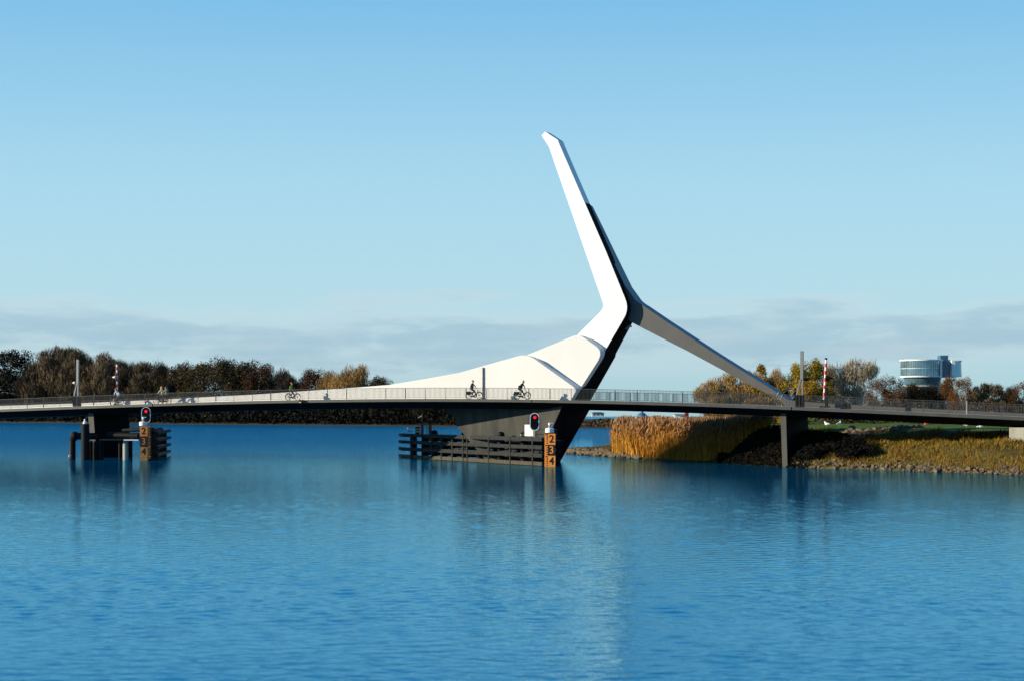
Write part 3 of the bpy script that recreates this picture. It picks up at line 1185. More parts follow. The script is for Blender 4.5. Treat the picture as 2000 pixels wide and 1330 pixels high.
def gauge(px0, px1, Y, py2, ppm, tick_side, pile_c, pile_r, pile_top, label_b, label_p, cols, tilt):
    """depth board of three one-metre plates with digits, on a capped pile"""
    pt = thing('gauge_pile', Vector((pile_c.x, pile_c.y, 0)), label_p, 'pile', 'white capped piles carrying depth boards')
    mb = MB()
    mb.lathe(pile_c + Vector((0, 0, -1.2)), [(pile_r, 0), (pile_r, pile_top + 1.2)], 16)
    obj('shaft', mb, M['pile'], pt)
    mb = MB()
    mb.lathe(pile_c + Vector((0, 0, pile_top)), [(pile_r + .03, 0), (pile_r + .03, .36), (pile_r - .05, .40)], 16)
    obj('cap', mb, M['bwhite'], pt)
    lt = thing('beacon_lamp', pile_c + Vector((0, 0, pile_top + .40)), 'small white beacon lamp on the pile cap above the ' + label_p.split(' beside ')[-1].split(' above ')[-1], 'beacon', 'beacon lamps on the depth board piles')
    mb = MB()
    b0 = pile_c + Vector((0, 0, pile_top + .40))
    mb.lathe(b0, [(.13, 0), (.13, .10), (.08, .14), (.08, .26)], 12)
    obj('stand', mb, M['steel'], lt)
    mb = MB()
    mb.lathe(b0 + Vector((0, 0, .26)), [(.11, 0), (.13, .06), (.13, .18), (.09, .22)], 12)
    hd = obj('head', mb, M['bwhite'], lt)
    mb = MB()
    mb.box(b0 + Vector((.12, -.02, .45)), (.36, .18, .05))
    obj('shade', mb, M['bwhite'], lt)
    # the board
    k = Y / F
    a, b = at(px0, Y), at(px1, Y)
    wdt = b.x - a.x
    cx = (a.x + b.x) / 2
    t = thing('depth_board', Vector((cx, Y, 0)), label_b, 'depth board', 'depth boards numbered two to four')
    rot = Matrix.Rotation(tilt, 3, 'Z')
    cen = Vector((cx, Y, 0))
    for i, dgt in enumerate('234'):
        zc = CAM_H + (HZ - (py2 + ppm * i)) * k
        face_m, num_m = cols[i]
        mb = MB()
        mb.box((cx, Y, zc), (wdt, .04, 1.0 if i != 1 else .98), rot)
        if i == 2:
            mb.box((cx, Y, zc - .72), (wdt, .04, .42), rot)
        pl = obj('plate', mb, face_m, t)
        me = text_mesh(dgt, .95, 'digit')
        me.materials.clear()
        me.materials.append(num_m)
        o = bpy.data.objects.new('digit', me)
        COL.objects.link(o)
        o.parent = pl
        pos = Vector((cx - tick_side * -0.0, Y, zc)) + rot @ Vector((0, -.036, 0)) - cen
        o.location = pos
        o.rotation_euler = (R(90), 0, tilt)
        OFF[o] = Vector(cen)
    mb, mk = MB(), MB()
    ztop = CAM_H + (HZ - (py2 - ppm / 2)) * k
    tx = tick_side * (wdt / 2 + .17)
    mb.box(cen + rot @ Vector((tx, .05, 0)) + Vector((0, 0, ztop - 1.65)), (.34, .04, 3.3), rot)
    dark_first = True
    z = ztop - .06
    i = 0
    while z > .02:
        lng = .26 if i % 5 == 0 else .16
        mk.box(cen + rot @ Vector((tx - tick_side * (.17 - lng / 2), .025, 0)) + Vector((0, 0, z)), (lng, .02, .09), rot)
        i += 1
        z -= .2
    mk.box(cen + rot @ Vector((tx - tick_side * .14, .026, 0)) + Vector((0, 0, ztop - .3)), (.05, .02, .5), rot)
    mk.box(cen + rot @ Vector((tx - tick_side * .14, .026, 0)) + Vector((0, 0, ztop - 2.3)), (.05, .02, .5), rot)
    sc = obj('scale_strip', mb, cols[3], t)
    obj('tick_marks', mk, cols[4], sc)


gp = fp_at(1071, 0, 0)
Yg = gp.y - .75
gauge(1069.8, 1085.2, Yg, 857, 21.6, -1, Vector((gp.x + .12, gp.y, 0)), .37, at(0, gp.y, 844).z,
      'orange depth board reading 2, 3, 4 in front of the white wing pier', 'white capped black pile beside the bright orange depth board',
      [(M['orange'], M['black']), (M['black'], M['orange']), (M['orange'], M['black']), M['orange'], M['black']], -0.38)

# ------------------------------------------------------------------ things on the left end of that fender
p = fp_at(795, 2.62, -.3)
t = thing('gull', p, 'white gull perched on the left end of the timber fender', 'gull')
mb = MB()
mb.ball(p + Vector((0, 0, .30)), .20, 12, 8, (1.25, .7, .75))
body = mb
for i in range(6):
    a = i / 5
mb.ball(p + Vector((-.20, 0, .52)), .10, 10, 7, (1, .9, 1))
mb.tube(p + Vector((-.17, 0, .36)), p + Vector((-.20, 0, .50)), .11, .08, 10)
mb.tube(p + Vector((.18, 0, .30)), p + Vector((.46, 0, .24)), .10, .02, 8)
obj('body', mb, M['gull'], t, smooth=True)
mb = MB()
mb.tube(p + Vector((-.29, 0, .52)), p + Vector((-.38, 0, .50)), .025, .008, 6)
obj('beak', mb, M['yellow'], t)
for sy in (-.05, .05):
    mb = MB()
    mb.tube(p + Vector((0, sy, 0)), p + Vector((0, sy, .2)), .012, .012, 5)
    obj('leg', mb, M['orange'], t)
mb = MB()
for sy in (-1, 1):
    mb.prism([p + Vector((-.12, sy * .125, .36)), p + Vector((.38, sy * .06, .30)), p + Vector((.1, sy * .135, .24))], [p + Vector((-.12, sy * .155, .37)), p + Vector((.38, sy * .08, .31)), p + Vector((.1, sy * .165, .25))])
obj('wing', mb, mat('grey_feathers', (0.55, 0.56, 0.58), .8, 0, .05, 8), t)

p = fp_at(803.5, 2.55, -.7)
t = thing('warning_marker', p, 'black and pale yellow banded marker box right of the perched gull', 'marker')
mb = MB()
mb.box(p + Vector((0, 0, .35)), (.46, .34, .82))
obj('housing', mb, M['black'], t, bevel=.02)
for zz in (.26, .52):
    mb = MB()
    mb.box(p + Vector((0, -.185, zz)), (.42, .03, .13))
    obj('band', mb, M['yellow'], t)
p = fp_at(801, 2.55, -1.0)
t = thing('lamp_bracket', p, 'thin lamp bracket with a pale slanted tube above the marker box', 'lamp')
mb = MB()
mb.tube(p, p + Vector((0, 0, 1.72)), .025, .025, 6)
obj('pole', mb, M['black'], t)
mb = MB()
mb.tube(p + Vector((-.08, -.05, 1.70)), p + Vector((.34, -.05, 1.92)), .055, .05, 8)
obj('tube', mb, M['concrete'], t)
for px, hgt, lb in ((812.5, 1.15, 'reddish brown bollard post on the fender, nearer the gull'), (828, 1.1, 'reddish brown bollard post on the fender, farther from the gull')):
    p = fp_at(px, 2.5, -.7)
    t = thing('bollard_post', p, lb, 'post', 'reddish bollard posts on the fender')
    mb = MB()
    mb.tube(p, p + Vector((0, 0, hgt)), .17, .17, 10)
    obj('shaft', mb, M['rust'], t)
    mb = MB()
    mb.tube(p + Vector((0, 0, hgt)), p + Vector((0, 0, hgt + .06)), .24, .24, 10)
    obj('top', mb, M['rust'], t)
p = fp_at(818, 2.5, -.9)
t = thing('ladder_rail', p, 'thin black ladder rail between the two reddish bollard posts', 'ladder')
mb = MB()
for dx in (-.06, .06):
    mb.tube(p + Vector((dx, 0, 0)), p + Vector((dx, 0, 1.1)), .018, .018, 5)
obj('upright', mb, M['black'], t)
mb = MB()
for k_ in range(4):
    mb.tube(p + Vector((-.06, 0, .2 + .25 * k_)), p + Vector((.06, 0, .2 + .25 * k_)), .012, .012, 5)
obj('rung', mb, M['black'], t)

# ------------------------------------------------------------------ left pier: piles, pipe fender, walkway, board and signal
Yl = 192.0
def lp(px, py=None, Y=Yl):
    p = at(px, Y, py)
    if not py:
        p.z = 0
    return p

# horizontal pipe fender on a short pile
a, b = lp(146, 851, 195.5), lp(186, 851, 199)
t = thing('pipe_fender', Vector((a.x, a.y, 0)), 'dark horizontal pipe fender left of the left pier', 'fender')
mb = MB()
mb.tube(a, b, .36, .36, 14)
mb.ball(a, .52, 12, 8, (.9, 1, .95))
obj('pipe', mb, M['pile'], t)
mb = MB()
c = lp(141.5, 0, 195.5)
mb.tube((c.x, c.y, -1), (c.x, c.y, a.z - .2), .33, .33, 14)
obj('pile', mb, M['pile'], t)
c2 = lp(136.8, 0, 194.8)
mb = MB()
mb.ball((c2.x, c2.y - .1, .38), .17, 10, 6, (1, .6, 1))
mb.tube((c2.x, c2.y - .05, .2), (c2.x, c2.y - .05, 1.9), .02, .02, 5)
obj('float_ball', mb, M['concrete'], t)
# tall black pile with a white top
c = lp(166.5, 0, 194.2)
t = thing('mooring_pile', Vector((c.x, c.y, 0)), 'tall black pile with a white lantern top against the left pier', 'pile')
mb = MB()
z1 = at(0, c.y, 827).z
mb.lathe((c.x, c.y, -1), [(.42, 0), (.42, z1 + 1)], 16)
obj('shaft', mb, M['pile'], t)
mb = MB()
mb.lathe((c.x - .02, c.y - .1, z1 - .12), [(.20, 0), (.20, .3), (.14, .36), (.09, .37), (.09, .6), (.04, .62)], 12)
obj('lantern', mb, M['bwhite'], t)
for px in (177, 187, 197):
    c = lp(px, 0, 195.3 - (px - 177) * .03)
    tt = thing('fender_pile', Vector((c.x, c.y, 0)), {177: 'short black pile at the lit front edge of the left pier', 187: 'short black pile, middle one of three before the left pier', 197: 'short black pile before the shaded side of the left pier'}[px], 'pile', 'short black piles before the left pier')
    mb = MB()
    mb.lathe((c.x, c.y, -1), [(.30, 0), (.30, 2.75), (.24, 2.9), (.05, 2.95)], 14)
    obj('shaft', mb, M['pile'], tt)
    mb = MB()
    mb.lathe((c.x, c.y, .9), [(.325, 0), (.325, .12)], 14)
    obj('collar', mb, M['pile'], tt)
# walkway ring between the pier and the fender
a, b = lp(196, 858.5, 193.5), lp(272, 858.5, 192.6)
t = thing('service_walkway', Vector((a.x, a.y, 0)), 'low service walkway with a pale edge between left pier and depth board', 'walkway')
mb = MB()
mb.box((a + b) / 2 + Vector((0, .5, .02)), ((b - a).length, 1.0, .10), Matrix.Rotation(math.atan2(b.y - a.y, b.x - a.x), 3, 'Z'))
obj('deck', mb, M['pile'], t)
mb = MB()
mb.box(lp(256, 858.5, 192.2), (1.5, .06, .12), Matrix.Rotation(-.05, 3, 'Z'))
obj('pale_kerb', mb, M['bwhite'], t)
mb = MB()
mb.tube(lp(210, 849, 194.8), lp(272, 851, 193.6), .32, .32, 12)
mb.tube(lp(240, 840, 195.2), lp(276, 838, 194.4), .20, .20, 12)
obj('pipe', mb, M['pile'], t)
for px, r_, pt_ in ((245.4, .30, 867), (234, .14, 866), (256.5, .12, 866)):
    c = lp(px, 0, 193.6)
    mb = MB()
    zt = at(0, c.y, pt_).z + .35
    mb.tube((c.x, c.y, -1), (c.x, c.y, zt), r_, r_, 12)
    obj('leg', mb, M['concrete'] if r_ > .2 else M['pile'], t)
mb = MB()
for px in (254.5, 257.5, 260.5):
    c = lp(px, 0, 193.2)
    mb.tube((c.x, c.y, 2.1), (c.x, c.y, at(0, c.y, 823.5).z), .03, .03, 6)
for py in (823.5, 833):
    mb.tube(lp(253.5, py, 193.2), lp(270, py, 193.2), .03, .03, 6)
obj('handrail', mb, M['rail'], t)

gpl = lp(280, 0, 192.8)
gauge(272.6, 289, 192.0, 841.5, 20.2, 1, gpl, .38, at(0, gpl.y, 830.5).z,
      'weathered ochre depth board reading 2, 3, 4 beside the left pier', 'white capped black pile beside the weathered ochre depth board',
      [(M['ochre'], M['black']), (M['black'], mat('dull_ochre_enamel', (0.17, 0.068, 0.008), .6, 0, .2, 4)), (mat('dirty_ochre_enamel', (0.13, 0.070, 0.008), .6, 0, .3, 4), M['black']), M['black'], M['ochre']], -0.22)
ship_signal(285, 794, 825.8, 8.9, 194.6, 285.3, 802.8, 2.2, .05, 'black oval ship signal with thin white rim and red lamp, above the ochre board')
# fender seen end-on
FA, FB = lp(297, 0, 193.5), lp(323, 0, 212)
d = (FB - FA).normalized()
t = thing('timber_fender', FA, 'short black timber fender of four rails right of the ochre depth board', 'fender')
qz = Matrix.Rotation(math.atan2(d.y, d.x), 3, 'Z')
for py, mt in ((843, 'fender'), (857, 'fender'), (871, 'fender'), (885, 'pile')):
    zc = at(0, 200, py).z
    mb = MB()
    p0, p1 = FA + Vector((.3, 0, zc)), FB + Vector((.6, 0, zc))
    mb.box((p0 + p1) / 2, ((p1 - p0).length + .4, .34, .30), qz)
    obj('rail', mb, M[mt], t, bevel=.02)
for k_ in range(8):
    p = FA.lerp(FB, k_ / 7)
    mb = MB()
    mb.box(p + Vector((0.05, 0, 1.15)), (.2, .2, 2.9), qz)
    obj('post', mb, M['pile'], t)
for k_ in range(5):
    p = FA.lerp(FB, (k_ + .5) / 5) + Vector((-.55, 0, 0))
    mb = MB()
    mb.lathe(p + Vector((0, 0, -1)), [(.36, 0), (.36, 3.6), (.25, 3.9), (.03, 3.95)], 12)
    obj('pile', mb, M['pile'], t)
p = lp(302, 845, 199)
t = thing('chain_heap', Vector((p.x, p.y, 2.2)), 'dark lumpy heap of chain on the short fender right of the depth board', 'chain')
mb = MB()
rng = random.Random(3)
for k_ in range(14):
    mb.ring(p + Vector((rng.uniform(-.3, .7), rng.uniform(-.2, .2), rng.uniform(.05, .45))), .14, .05, Euler((rng.uniform(0, 3), rng.uniform(0, 3), 0)).to_quaternion(), 10, 5)
    mb.tube(p + Vector((-.3 + .07 * k_, 0, .0)), p + Vector((-.25 + .07 * k_, 0, .2)), .1, .1, 6)
obj('links', mb, M['black'], t)

# ------------------------------------------------------------------ bicycles and riders
def cloth(name, c):
    return mat(name, c, 0.85, 0, 0.12, 12, spec=0.15)


CL = {k: cloth(k, c) for k, c in {
    'black_wool': (0.008, 0.008, 0.010), 'dark_grey_wool': (0.030, 0.032, 0.030), 'white_cotton': (0.75, 0.76, 0.78), 'khaki_cotton': (0.14, 0.11, 0.07),
    'navy_cotton': (0.012, 0.016, 0.03), 'green_nylon': (0.10, 0.14, 0.03), 'amber_nylon': (0.65, 0.33, 0.04), 'cream_cotton': (0.72, 0.60, 0.38), 'blue_nylon': (0.02, 0.12, 0.30), 'dark_leather': (0.012, 0.010, 0.009)}.items()}
M['skin'] = mat('skin', (0.52, 0.30, 0.20), 0.6, 0, 0.06, 20)
M['tyre'] = mat('black_rubber', (0.006, 0.006, 0.006), 0.8, 0, 0.1, 10, spec=0.1)
HAIR = {'blond': mat('blond_hair', (0.50, 0.36, 0.18), 0.7, 0, 0.15, 20), 'brown': mat('brown_hair', (0.05, 0.028, 0.015), 0.7, 0, 0.15, 20), 'ginger': mat('ginger_hair', (0.35, 0.12, 0.04), 0.7, 0, 0.15, 20), 'dark': mat('dark_hair', (0.010, 0.008, 0.007), 0.7, 0, 0.15, 20)}


def make_bike(label, loc, rz, frame_mat, panniers, group='bicycles on the bridge'):
    t = thing('bicycle', loc, label, 'bicycle', group, rz)
    qy = Vector((0, 1, 0)).to_track_quat('Z', 'Y')
    wr = 0.345
    for x in (-0.54, 0.56):
        mb = MB()
        mb.ring((x, 0, wr), wr - .02, .022, qy, 28, 6)
        wh = obj('wheel', mb, M['tyre'], t, smooth=True, local=True)
        mb = MB()
        mb.ring((x, 0, wr), wr - .05, .012, qy, 28, 5)
        obj('rim', mb, M['steel'], wh, local=True)
        mb = MB()
        mb.tube((x, -.05, wr), (x, .05, wr), .03, .03, 8)
        for i in range(12):
            a = 2 * math.pi * i / 12
            mb.tube((x, .02 * (-1) ** i, wr), (x + math.cos(a) * (wr - .05), 0, wr + math.sin(a) * (wr - .05)), .003, .003, 4, caps=False)
        obj('spokes', mb, M['steel'], wh, local=True)
        mb = MB()
        for i in range(9):
            a0, a1 = R(10 + 20 * i), R(10 + 20 * (i + 1))
            mb.tube((x + math.cos(a0) * (wr + .03), 0, wr + math.sin(a0) * (wr + .03)), (x + math.cos(a1) * (wr + .03), 0, wr + math.sin(a1) * (wr + .03)), .022, .022, 5)
        obj('mudguard', mb, M['black'], t, local=True)
    mb = MB()
    bb, seat, head, headl = (-.06, 0, .30), (-.24, 0, .80), (.34, 0, .92), (.40, 0, .62)
    for a, b, r_ in ((bb, seat, .02), (seat, (-.29, 0, .93), .014), (bb, headl, .022), ((-.20, 0, .68), headl, .020), (head, headl, .022), ((-.54, 0.05, wr), bb, .013), ((-.54, 0.05, wr), (-.22, 0, .74), .011), ((-.54, -0.05, wr), bb, .013), ((-.54, -0.05, wr), (-.22, 0, .74), .011), (headl, (.56, .05, wr), .014), (headl, (.56, -.05, wr), .014)):
        mb.tube(a, b, r_, r_, 6)
    obj('frame', mb, frame_mat, t, local=True)
    mb = MB()
    mb.box((-.20, 0, .31), (.45, .03, .12))
    mb.tube((-.06, -.06, .30), (-.06, .06, .30), .09, .09, 12)
    for sy, dx, dz_ in ((1, .09, -.15), (-1, -.09, .15)):
        mb.tube((-.06, .08 * sy, .30), (-.06 + dx, .08 * sy, .30 + dz_), .012, .012, 5)
        mb.box((-.06 + dx, .13 * sy, .30 + dz_), (.10, .09, .025))
    obj('crankset', mb, M['black'], t, local=True)
    mb = MB()
    mb.ball((-.30, 0, .96), .12, 10, 6, (1.15, .8, .35))
    obj('saddle', mb, M['black'], t, smooth=True, local=True)
    mb = MB()
    mb.path([(.34, 0, .92), (.31, 0, 1.08)], .014)
    mb.path([(.12, .27, 1.06), (.24, .26, 1.08), (.33, .12, 1.09), (.33, -.12, 1.09), (.24, -.26, 1.08), (.12, -.27, 1.06)], .012)
    obj('handlebar', mb, M['steel'], t, local=True)
    mb = MB()
    for sy in (-.07, .07):
        mb.tube((-.82, sy, .74), (-.26, sy, .74), .01, .01, 5)
        mb.tube((-.54, sy, wr), (-.70, sy, .74), .008, .008, 5)
    mb.box((-.56, 0, .745), (.5, .14, .012))
    obj('rack', mb, M['black'], t, local=True)
    mb = MB()
    mb.ball((.43, 0, .80), .05, 8, 6)
    obj('headlamp', mb, M['steel'], t, local=True)
    if panniers:
        for sy in (-1, 1):
            mb = MB()
            mb.prism([(-.80, sy * .10, .74), (-.40, sy * .10, .74), (-.46, sy * .10, .42), (-.76, sy * .10, .42)], [(-.79, sy * .25, .72), (-.41, sy * .25, .72), (-.47, sy * .23, .44), (-.75, sy * .23, .44)])
            obj('pannier', mb, M['black'], t, local=True, bevel=.02)
    return t


def make_person(label, loc, rz, top, legs, hair, hairlen, pose='upright', group='cyclists on the bridge', extra=None, sc=0.97):
    lean = {'upright': 0.10, 'lean': 0.30, 'back': 0.04}[pose]
    t = thing('person', loc, label, 'person', group, rz)
    vs, es, rad, tg = [], [], [], []

    def v(p, r_, e=None, tag_=None):
        vs.append(Vector(p) * sc)
        rad.append(r_ * sc)
        if e is not None:
            es.append((e, len(vs) - 1))
            tg.append(tag_)
        return len(vs) - 1
    hip = (-.28, 0, 1.03)
    pel = v(hip, .15)
    wst = v((hip[0] + .25 * lean, 0, 1.20), .145, pel, 'top')
    chs = v((hip[0] + .9 * lean, 0, 1.42), .165, wst, 'top')
    nk0 = v((hip[0] + 1.15 * lean, 0, 1.56), .085, chs, 'top')
    nx = hip[0] + 1.30 * lean + .02
    nk = v((nx, 0, 1.62), .058, nk0, 'skin')
    hd0 = v((nx + .02, 0, 1.69), .080, nk, 'skin')
    hd1 = v((nx + .025, 0, 1.77), .096, hd0, 'skin')
    hd2 = v((nx + .01, 0, 1.84), .075, hd1, 'skin')
    v((nx + .125, 0, 1.735), .014, hd1, 'skin')
    for sy in (-1, 1):
        v((nx + .01, sy * .105, 1.74), .016, hd1, 'skin')
    for sy in (-1, 1):
        sh = v((hip[0] + .98 * lean, sy * .19, 1.49), .072, chs, 'top')
        el_ = v((hip[0] + .25 + .55 * lean, sy * .25, 1.26), .052, sh, 'top')
        wr_ = v((.09, sy * .265, 1.115), .032, el_, 'top')
        pm = v((.16, sy * .265, 1.095), .034, wr_, 'skin')
        for k_ in range(4):
            f0 = v((.20, sy * (.235 + .02 * k_), 1.095 - .004 * k_), .0095, pm, 'skin')
            f1 = v((.225 - .004 * abs(k_ - 1.5), sy * (.235 + .02 * k_), 1.062), .0088, f0, 'skin')
            v((.205, sy * (.235 + .02 * k_), 1.036 + .004 * k_), .008, f1, 'skin')
        th = v((.165, sy * .215, 1.075), .011, pm, 'skin')
        v((.19, sy * .21, 1.045), .009, th, 'skin')
    for sy, ped in ((1, (.03, .13, .165)), (-1, (-.15, -.13, .465))):
        th = v((hip[0] + .04, sy * .09, .98), .105, pel, 'legs')
        kx, kz = (.12, .60) if sy > 0 else (.16, .84)
        kn = v((kx, sy * .115, kz), .066, th, 'legs')
        an = v((ped[0] - .05, ped[1], ped[2] + .09), .042, kn, 'legs')
        ho = v((ped[0] - .06, ped[1], ped[2] + .055), .042, an, 'shoe')
        v((ped[0] + .13, ped[1], ped[2] + .045), .033, ho, 'shoe')
    me = bpy.data.meshes.new('body_cage')
    me.from_pydata(vs, es, [])
    o = bpy.data.objects.new('body_cage', me)
    COL.objects.link(o)
    o.modifiers.new('skin', 'SKIN')
    for i, r_ in enumerate(rad):
        d = me.skin_vertices[0].data[i]
        d.radius = (r_, r_)
        d.use_root = (i == 0)
    sb = o.modifiers.new('sub', 'SUBSURF')
    sb.levels = 1
    sb.render_levels = 1
    dg = bpy.context.evaluated_depsgraph_get()
    body = bpy.data.meshes.new_from_object(o.evaluated_get(dg))
    bpy.data.objects.remove(o)
    body.name = 'body'
    body.materials.clear()
    slots = {'skin': M['skin'], 'top': CL[top], 'legs': CL[legs], 'shoe': CL['dark_leather']}
    order = ['skin', 'top', 'legs', 'shoe']
    for k_ in order:
        body.materials.append(slots[k_])
    for p in body.polygons:
        best, bt = 1e9, 0
        for (a, b), g in zip(es, tg):
            A_, B_ = vs[a], vs[b]
            ab = B_ - A_
            u = max(0, min(1, (p.center - A_).dot(ab) / max(1e-9, ab.dot(ab))))
            d = (A_ + u * ab - p.center).length - (rad[a] * (1 - u) + rad[b] * u)
            if d < best:
                best, bt = d, order.index(g)
        p.material_index = bt
        p.use_smooth = True
    bo = bpy.data.objects.new('body', body)
    COL.objects.link(bo)
    bo.parent = t
    OFF[bo] = Vector((0, 0, 0))
    hc = Vector((nx + .0, 0, 1.79)) * sc
    mb = MB()
    mb.ball(hc + Vector((-.025, 0, .015)), .118 * sc, 12, 8, (1.0, .95, .9))
    if hairlen > 0:
        mb.ball(hc + Vector((-.07, 0, -.10)), .11 * sc, 10, 7, (.75, 1.0, 1.0 + hairlen))
    obj('hair', mb, HAIR[hair], t, smooth=True, local=True)
    for sy in (-1, 1):
        mb = MB()
        mb.ball((hc + Vector((.105, sy * .035, -.035))), .012, 6, 4)
        obj('eye', mb, M['black'], t, local=True)
    mb = MB()
    mb.box(hc + Vector((.098, 0, -.105)), (.012, .045, .010))
    obj('mouth', mb, HAIR['ginger'], t, local=True)
    # jacket hem over the hips
    mb = MB()
    prof = [(.135, 1.38), (.155, 1.25), (.17, 1.10), (.175, .99)]
    mb.lathe((hip[0] * sc + .02, 0, 0), [(r_ * sc, z * sc) for r_, z in prof], 14)
    obj('jacket', mb, CL[top], t, smooth=True, local=True)
    if extra == 'backpack':
        mb = MB()
        mb.ball(Vector((hip[0] - .13, 0, 1.40)) * sc, .2, 10, 7, (.7, .85, 1.15))
        obj('backpack', mb, CL['blue_nylon'], t, smooth=True, local=True)
    return t


RZ = -TH            # riding to the right along the bridge
LZ = math.pi - TH   # riding to the left


def rider(px, w_, right, plabel, blabel, top, legs, hair, hairlen, pose, panniers, frame='black', drop=0.03, extra=None, fm=None):
    s, _ = bp(px, 790, w_)
    loc = W(s, w_, zd(s) - drop)
    rz = RZ if right else LZ
    make_person(plabel, loc, rz, top, legs, hair, hairlen, pose, extra=extra)
    make_bike(blabel, loc, rz, fm or M['black'], panniers)


rider(926, 1.1, True, 'person in dark grey jacket cycling right, just left of the lamp post', 'black bicycle with panniers beside the thin lamp post', 'dark_grey_wool', 'black_wool', 'ginger', 0, 'upright', True)
rider(1020, 1.1, True, 'blond person in black coat cycling right in front of the white wing', 'black bicycle with panniers under the blond rider in black', 'black_wool', 'black_wool', 'blond', 0.3, 'lean', True)
rider(572, 1.4, True, 'person in green jacket cycling right, above the red bouquet', 'dark bicycle under the rider in the green jacket', 'green_nylon', 'navy_cotton', 'ginger', 0, 'upright', False)
rider(228, 1.5, False, 'person in white shirt and khaki trousers cycling left, leaning forward', 'bicycle under the rider in the white shirt', 'white_cotton', 'khaki_cotton', 'ginger', 0, 'lean', False, fm=M['steel'])
rider(313, 1.6, False, 'person in cream top cycling left, in front of the rider in amber', 'bicycle under the rider in the cream top', 'cream_cotton', 'navy_cotton', 'blond', 0.2, 'upright', False)
rider(321, 2.4, False, 'person in amber jacket with blue backpack cycling left', 'bicycle under the rider in the amber jacket', 'amber_nylon', 'navy_cotton', 'brown', 0, 'back', False, extra='backpack')
rider(1533, 8.8, False, 'person in black half hidden by the foot of the grey arm', 'bicycle hidden behind the foot of the grey arm', 'black_wool', 'black_wool', 'blond', 0, 'upright', False, drop=FARDROP)
rider(1550, 8.8, False, 'person in black between the grey arm and the signal post', 'bicycle behind the railing left of the signal post', 'black_wool', 'navy_cotton', 'dark', 0, 'upright', False, drop=FARDROP)

# ------------------------------------------------------------------ trees and plants
FOL = {
    'dense': foliage('dark_evergreen_leaves', [(0.008, 0.009, 0.005), (0.016, 0.015, 0.007), (0.034, 0.026, 0.010)]),
    'bare': foliage('brown_bare_twigs', [(0.060, 0.040, 0.022), (0.125, 0.085, 0.045), (0.21, 0.15, 0.085)]),
    'olive': foliage('olive_brown_leaves', [(0.020, 0.015, 0.007), (0.048, 0.034, 0.013), (0.085, 0.056, 0.020)]),
    'rust': foliage('rust_brown_leaves', [(0.022, 0.011, 0.006), (0.055, 0.023, 0.010), (0.085, 0.036, 0.014)]),
    'gold': foliage('golden_leaves', [(0.1350, 0.0780, 0.0120), (0.3240, 0.1885, 0.0200), (0.4590, 0.2860, 0.0300)]),
    'yellow': foliage('yellow_green_leaves', [(0.0980, 0.0845, 0.0080), (0.2520, 0.1820, 0.0120), (0.4620, 0.2860, 0.0180)]),
    'tan': foliage('tan_twigs', [(0.1500, 0.0910, 0.0360), (0.3000, 0.1820, 0.0600), (0.4200, 0.2660, 0.0960)]),
    'grey': foliage('pale_grey_twigs', [(0.1920, 0.1495, 0.0990), (0.3120, 0.2415, 0.1650), (0.4320, 0.3450, 0.2420)]),
    'brown': foliage('reddish_brown_leaves', [(0.0600, 0.0286, 0.0110), (0.1275, 0.0546, 0.0165), (0.1950, 0.0884, 0.0264)]),
    'dark': foliage('dark_brown_twigs', [(0.0156, 0.0120, 0.0080), (0.0325, 0.0228, 0.0130), (0.0585, 0.0408, 0.0220)]),
}


def tri_cloud(P, D, L, Wd, rng_):
    """slender triangles rooted at P along D; returns verts, faces"""
    n = len(P)
    rnd = rng_.normal(size=(n, 3))
    side = np.cross(D, rnd)
    side /= np.linalg.norm(side, axis=1)[:, None] + 1e-9
    v0 = P - side * (Wd / 2)[:, None]
    v1 = P + side * (Wd / 2)[:, None]
    v2 = P + D * L[:, None]
    V_ = np.stack([v0, v1, v2], 1).reshape(-1, 3)
    F_ = np.arange(3 * n).reshape(-1, 3)
    return V_, F_


def leaf_cloud(P, size, rng_):
    n = len(P)
    a = rng_.normal(size=(n, 3))
    a /= np.linalg.norm(a, axis=1)[:, None]
    b = np.cross(a, rng_.normal(size=(n, 3)))
    b /= np.linalg.norm(b, axis=1)[:, None]
    s1, s2 = size[:, None], (size * rng_.uniform(.45, .8, n))[:, None]
    V_ = np.stack([P - a * s1 * .5, P - b * s2 * .5, P + a * s1 * .5, P + b * s2 * .5], 1).reshape(-1, 3)
    return V_, np.arange(4 * n).reshape(-1, 4)


def np_mesh(name, V_, F_, m):
    me = bpy.data.meshes.new(name)
    k = F_.shape[1]
    me.vertices.add(len(V_))
    me.vertices.foreach_set('co', V_.astype(np.float32).ravel())
    me.loops.add(F_.size)
    me.loops.foreach_set('vertex_index', F_.astype(np.int32).ravel())
    me.polygons.add(len(F_))
    me.polygons.foreach_set('loop_start', np.arange(0, F_.size, k, dtype=np.int32))
    me.materials.append(m)
    me.update(calc_edges=True)
    return me


